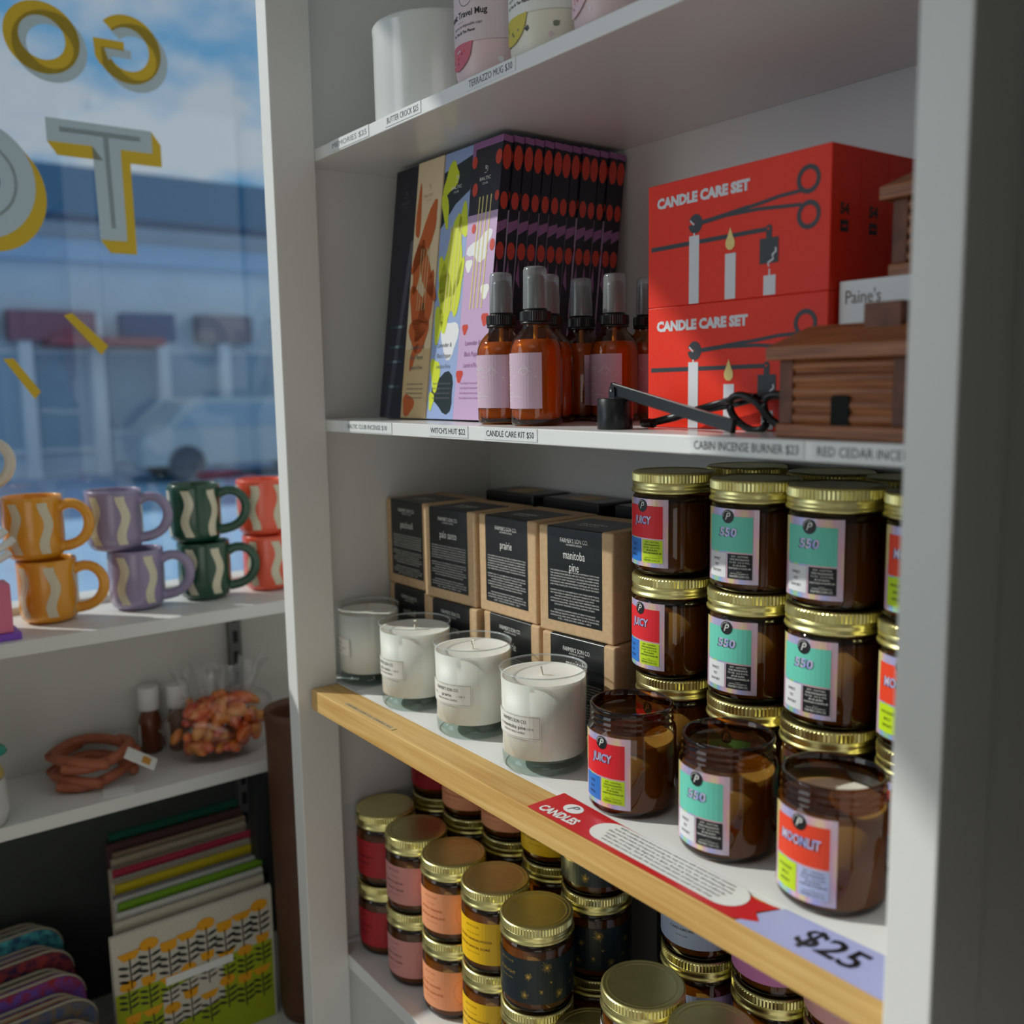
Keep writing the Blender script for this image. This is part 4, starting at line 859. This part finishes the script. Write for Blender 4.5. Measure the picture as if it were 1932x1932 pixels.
PC = [(70, 60, 84), (34, 74, 64), (40, 84, 120), (120, 60, 62), (96, 110, 76), (168, 60, 56), (110, 96, 90), (150, 130, 90), (176, 52, 60), (66, 92, 130), (170, 40, 44), (140, 120, 80), (90, 88, 96), (176, 110, 84), (110, 130, 126)]
PN = 'plum dark-green teal-blue maroon sage brick-red taupe ochre scarlet denim-blue bright-red straw charcoal apricot grey-green'.split()
TRIM = mat('pale_piping', (176, 166, 146), .8)
for i, c in enumerate(PC):
    x = -1.452+.0168*i; W, H = .19, .168-.0035*i+.006*(i % 3); y1 = -.213+.012*(i/14)+.006*((i*7) % 3-1)
    m = mat('patterned_fabric_%d' % i, c, .85, noise=.6, nscale=90, col2=tuple((v*37+i*53) % 190+20 for v in c), bump=.3, bscale=500)
    t = thing('fabric_pouch', '%s patterned fabric pouch filed left of the tea towels' % PN[i], 'pouch', (x, y1, .4785), .06, 'patterned fabric pouches')
    out = [(0, 0), (0, H-.035)]+[(-.035+.035*math.cos(q), H-.035+.035*math.sin(q)) for q in [PI/2*k/6 for k in range(1, 7)]]+[(-W+.035*(1-math.cos(q))-.0, H-.035+.035*math.sin(q)) for q in [PI/2-PI/2*k/6 for k in range(0, 7)]]+[(-W, 0)]
    mb = MB(); mb.extrude(out, lambda s, q, d: (d, s, q), -.0055, .0055, m); mb.build('pouch_body', t, bevel=.0022)
    mb = MB(); mb.tube([(0, p[0], p[1]) for p in out[1:-1]], .0026, 8, TRIM); mb.build('piping', t)
# ------------------------------------------------------------------ vinyl lettering on the window
VG = translucent('gold_vinyl', (212, 190, 92), .6); VW = translucent('white_vinyl', (192, 199, 200), .7); VH = translucent('pale_vinyl', (212, 218, 218), .8)
def vinyl(name, label, parts):
    t = thing(name, label, 'window lettering', (GX+.0002, 0, 0), 0, 'vinyl lettering on the shop window')
    for nm, m, lay, pl in parts:
        mb = MB()
        for i, p in enumerate(pl): mb.extrude(p, lambda s, q, d: (d, s, q), lay*.0008+(i % 2)*.0001, lay*.0008+(i % 2)*.0001+.0002, m)
        mb.build(nm, t)
def arc(cy, cz, r0, r1, a0, a1, n=30, ky=1):
    return [(cy+ky*r1*math.cos(a0+(a1-a0)*i/n), cz+r1*math.sin(a0+(a1-a0)*i/n)) for i in range(n+1)]+[(cy+ky*r0*math.cos(a0+(a1-a0)*i/n), cz+r0*math.sin(a0+(a1-a0)*i/n)) for i in range(n, -1, -1)]
def sides(p, dy, dz):
    out = []; n = len(p); A = sum(p[i][0]*p[(i+1) % n][1]-p[(i+1) % n][0]*p[i][1] for i in range(n)); sg = 1 if A > 0 else -1
    for i in range(n):
        (a, b), (c, d) = p[i], p[(i+1) % n]
        if sg*((d-b)*dy-(c-a)*dz) > 1e-9: out.append([(a, b), (c, d), (c+dy, d+dz), (a+dy, b+dz)])
    return out
halves = lambda cy, cz, r0, r1, ky=1: [arc(cy, cz, r0, r1, 0, PI, 24, ky), arc(cy, cz, r0, r1, PI, 2*PI, 24, ky)]
vinyl('vinyl_letter', 'gold vinyl letter O with pale drop shade at the upper left of the window', [('drop_shade', VW, 0, halves(-.112, 1.8745, .029, .0475, 1.03)), ('letter_face', VG, 1, halves(-.1215, 1.8845, .029, .0475, 1.03))])
def G(dy, dz): return [arc(-.0065+dy, 1.8895+dz, .030, .0475, -2.55, 2.35, 40, .98), [(-.0545+dy, 1.898+dz), (-.012+dy, 1.899+dz), (-.012+dy, 1.8865+dz), (-.040+dy, 1.8865+dz), (-.034+dy, 1.868+dz), (-.0465+dy, 1.8625+dz), (-.053+dy, 1.873+dz)]]
vinyl('vinyl_letter', 'gold mirrored vinyl letter G with pale drop shade on the window', [('drop_shade', VW, 0, G(.0095, -.010)), ('letter_face', VG, 1, G(0, 0))])
TL = lambda dy, dz: [(-.1255+dy, 1.7795+dz), (.019+dy, 1.7795+dz), (.019+dy, 1.748+dz), (-.0265+dy, 1.748+dz), (-.0255+dy, 1.618+dz), (-.063+dy, 1.618+dz), (-.0655+dy, 1.748+dz), (-.1255+dy, 1.748+dz)]
vinyl('vinyl_letter', 'white vinyl letter T with gold block shade on the window', [('block_shade', VG, 0, sides(TL(0, 0), .013, -.018)), ('letter_face', VW, 1, [TL(0, 0)]), ('inline', VH, 2, [[(-.108, 1.769), (.002, 1.769), (.002, 1.762), (-.108, 1.762)], [(-.050, 1.762), (-.043, 1.762), (-.0405, 1.635), (-.0465, 1.635)]])])
vinyl('vinyl_letter', 'white vinyl letter O with gold block shade, cut by the left photo edge', [('block_shade', VG, 0, sides([(-.216+.92*.078*math.cos(2*PI*i/60), 1.686+.078*math.sin(2*PI*i/60)) for i in range(60)], .013, -.016)+sides([(-.216+.92*.030*math.cos(2*PI*i/40), 1.686+.030*math.sin(2*PI*i/40)) for i in range(40)], -.009, .011)*0), ('letter_face', VW, 1, halves(-.216, 1.686, .030, .078, .92)), ('inline', VH, 2, halves(-.216, 1.686, .049, .053, .92))])
vinyl('vinyl_dash', 'upper yellow vinyl dash on the window below the letter T', [('dash_face', VG, 0, [[(-.1205, 1.5085), (-.1095, 1.5125), (-.0625, 1.466), (-.073, 1.4525)]])])
vinyl('vinyl_dash', 'lower yellow vinyl dash on the window near the left photo edge', [('dash_face', VG, 0, [[(-.2035, 1.447), (-.190, 1.4475), (-.1585, 1.401), (-.167, 1.3905)]])])
# ------------------------------------------------------------------ the street outside
struct(bx('trim_3', (-40, -30, -.3), (-1.75, 40, -.2), mat('blue_grey_paving', (140, 176, 210), .8, noise=.1, nscale=1)))
b = thing('shop_building', 'blue-grey shop building across the street seen through the window', 'building', (-20, 0, -.2))
BW1 = mat('blue_grey_render', (222, 238, 248), .8, noise=.12, nscale=.6); BW2 = mat('dark_blue_fascia', (60, 116, 152), .7); BW3 = mat('pale_blue_band', (180, 214, 244), .7); BGL = mat('dark_shop_glass', (160, 190, 210), .4); BPL = mat('pale_pillar', (236, 244, 250), .8)
mb = MB(); mb.box(-8, -12, 0, 0, 26, 5.2, BW1); mb.build('wall', b)
mb = MB(); mb.box(-8.2, -12.3, 4.8, .9, 26.3, 5.65, BW2); mb.build('roof_fascia', b)
mb = MB(); mb.box(0, -12, 4.05, .25, 26, 4.45, BW3); mb.build('band', b)
for i in range(8):
    y = 2.2+1.25*i; m = MB(); m.box(0, y, .5, .05, y+.95, 2.35, BGL); w_ = m.build('shop_window', b); m = MB(); m.box(.05, y-.03, .45, .09, y+.98, .52, BPL); m.box(.05, y-.03, 2.33, .09, y+.98, 2.4, BPL); m.build('frame', w_)
for i in range(9): m = MB(); m.box(0, 1.9+1.25*i, 0, .35, 2.12+1.25*i, 3.0, BPL); m.build('pillar', b)
SG = [(3.0, 1.5, (150, 100, 120)), (5.0, 1.0, (60, 90, 140)), (6.5, 1.1, (150, 140, 150)), (8.2, 1.0, (120, 150, 150)), (1.6, 1.2, (140, 150, 156))]
for i, (y, w_, c) in enumerate(SG):
    m = MB(); m.box(0, y, 2.55, .4, y+w_, 3.1, mat('sign_board_%d' % i, c, .7)); m.build('sign_board', b)
m = MB(); m.box(0, 3.6, 2.45, 1.0, 5.6, 2.6, mat('dusty_red_awning', (168, 92, 104), .8)); m.build('awning', b)
def car(label, loc, c, rot):
    t = thing('parked_car', label, 'car', loc, rot); m = mat(label.split()[0]+'_car_paint', c, .3, coat=.5)
    mb = MB(); mb.extrude([(-2, .3), (2, .3), (2.05, .75), (1.2, .9), (.7, 1.4), (-1.1, 1.42), (-1.7, .95), (-2.05, .85)], lambda s, q, d: (s, d, q), .8, -.8, m); mb.build('body', t, bevel=.06)
    mb = MB(); mb.extrude([(1.0, .93), (.62, 1.34), (-1.0, 1.36), (-1.45, .95)], lambda s, q, d: (s, d, q), .815, -.815, BGL); mb.build('windows', t)
    for x in (-1.25, 1.25):
        for y in (-.72, .72): mb = MB(); mb.tube([(x, y-.1, .32), (x, y+.1, .32)], .32, 20, mat('grey_tyre', (96, 108, 120), .8)); mb.build('wheel', t)
car('pale grey parked car across the street seen through the window', (-17.6, 6.4, -.2), (190, 206, 212), 1.57)
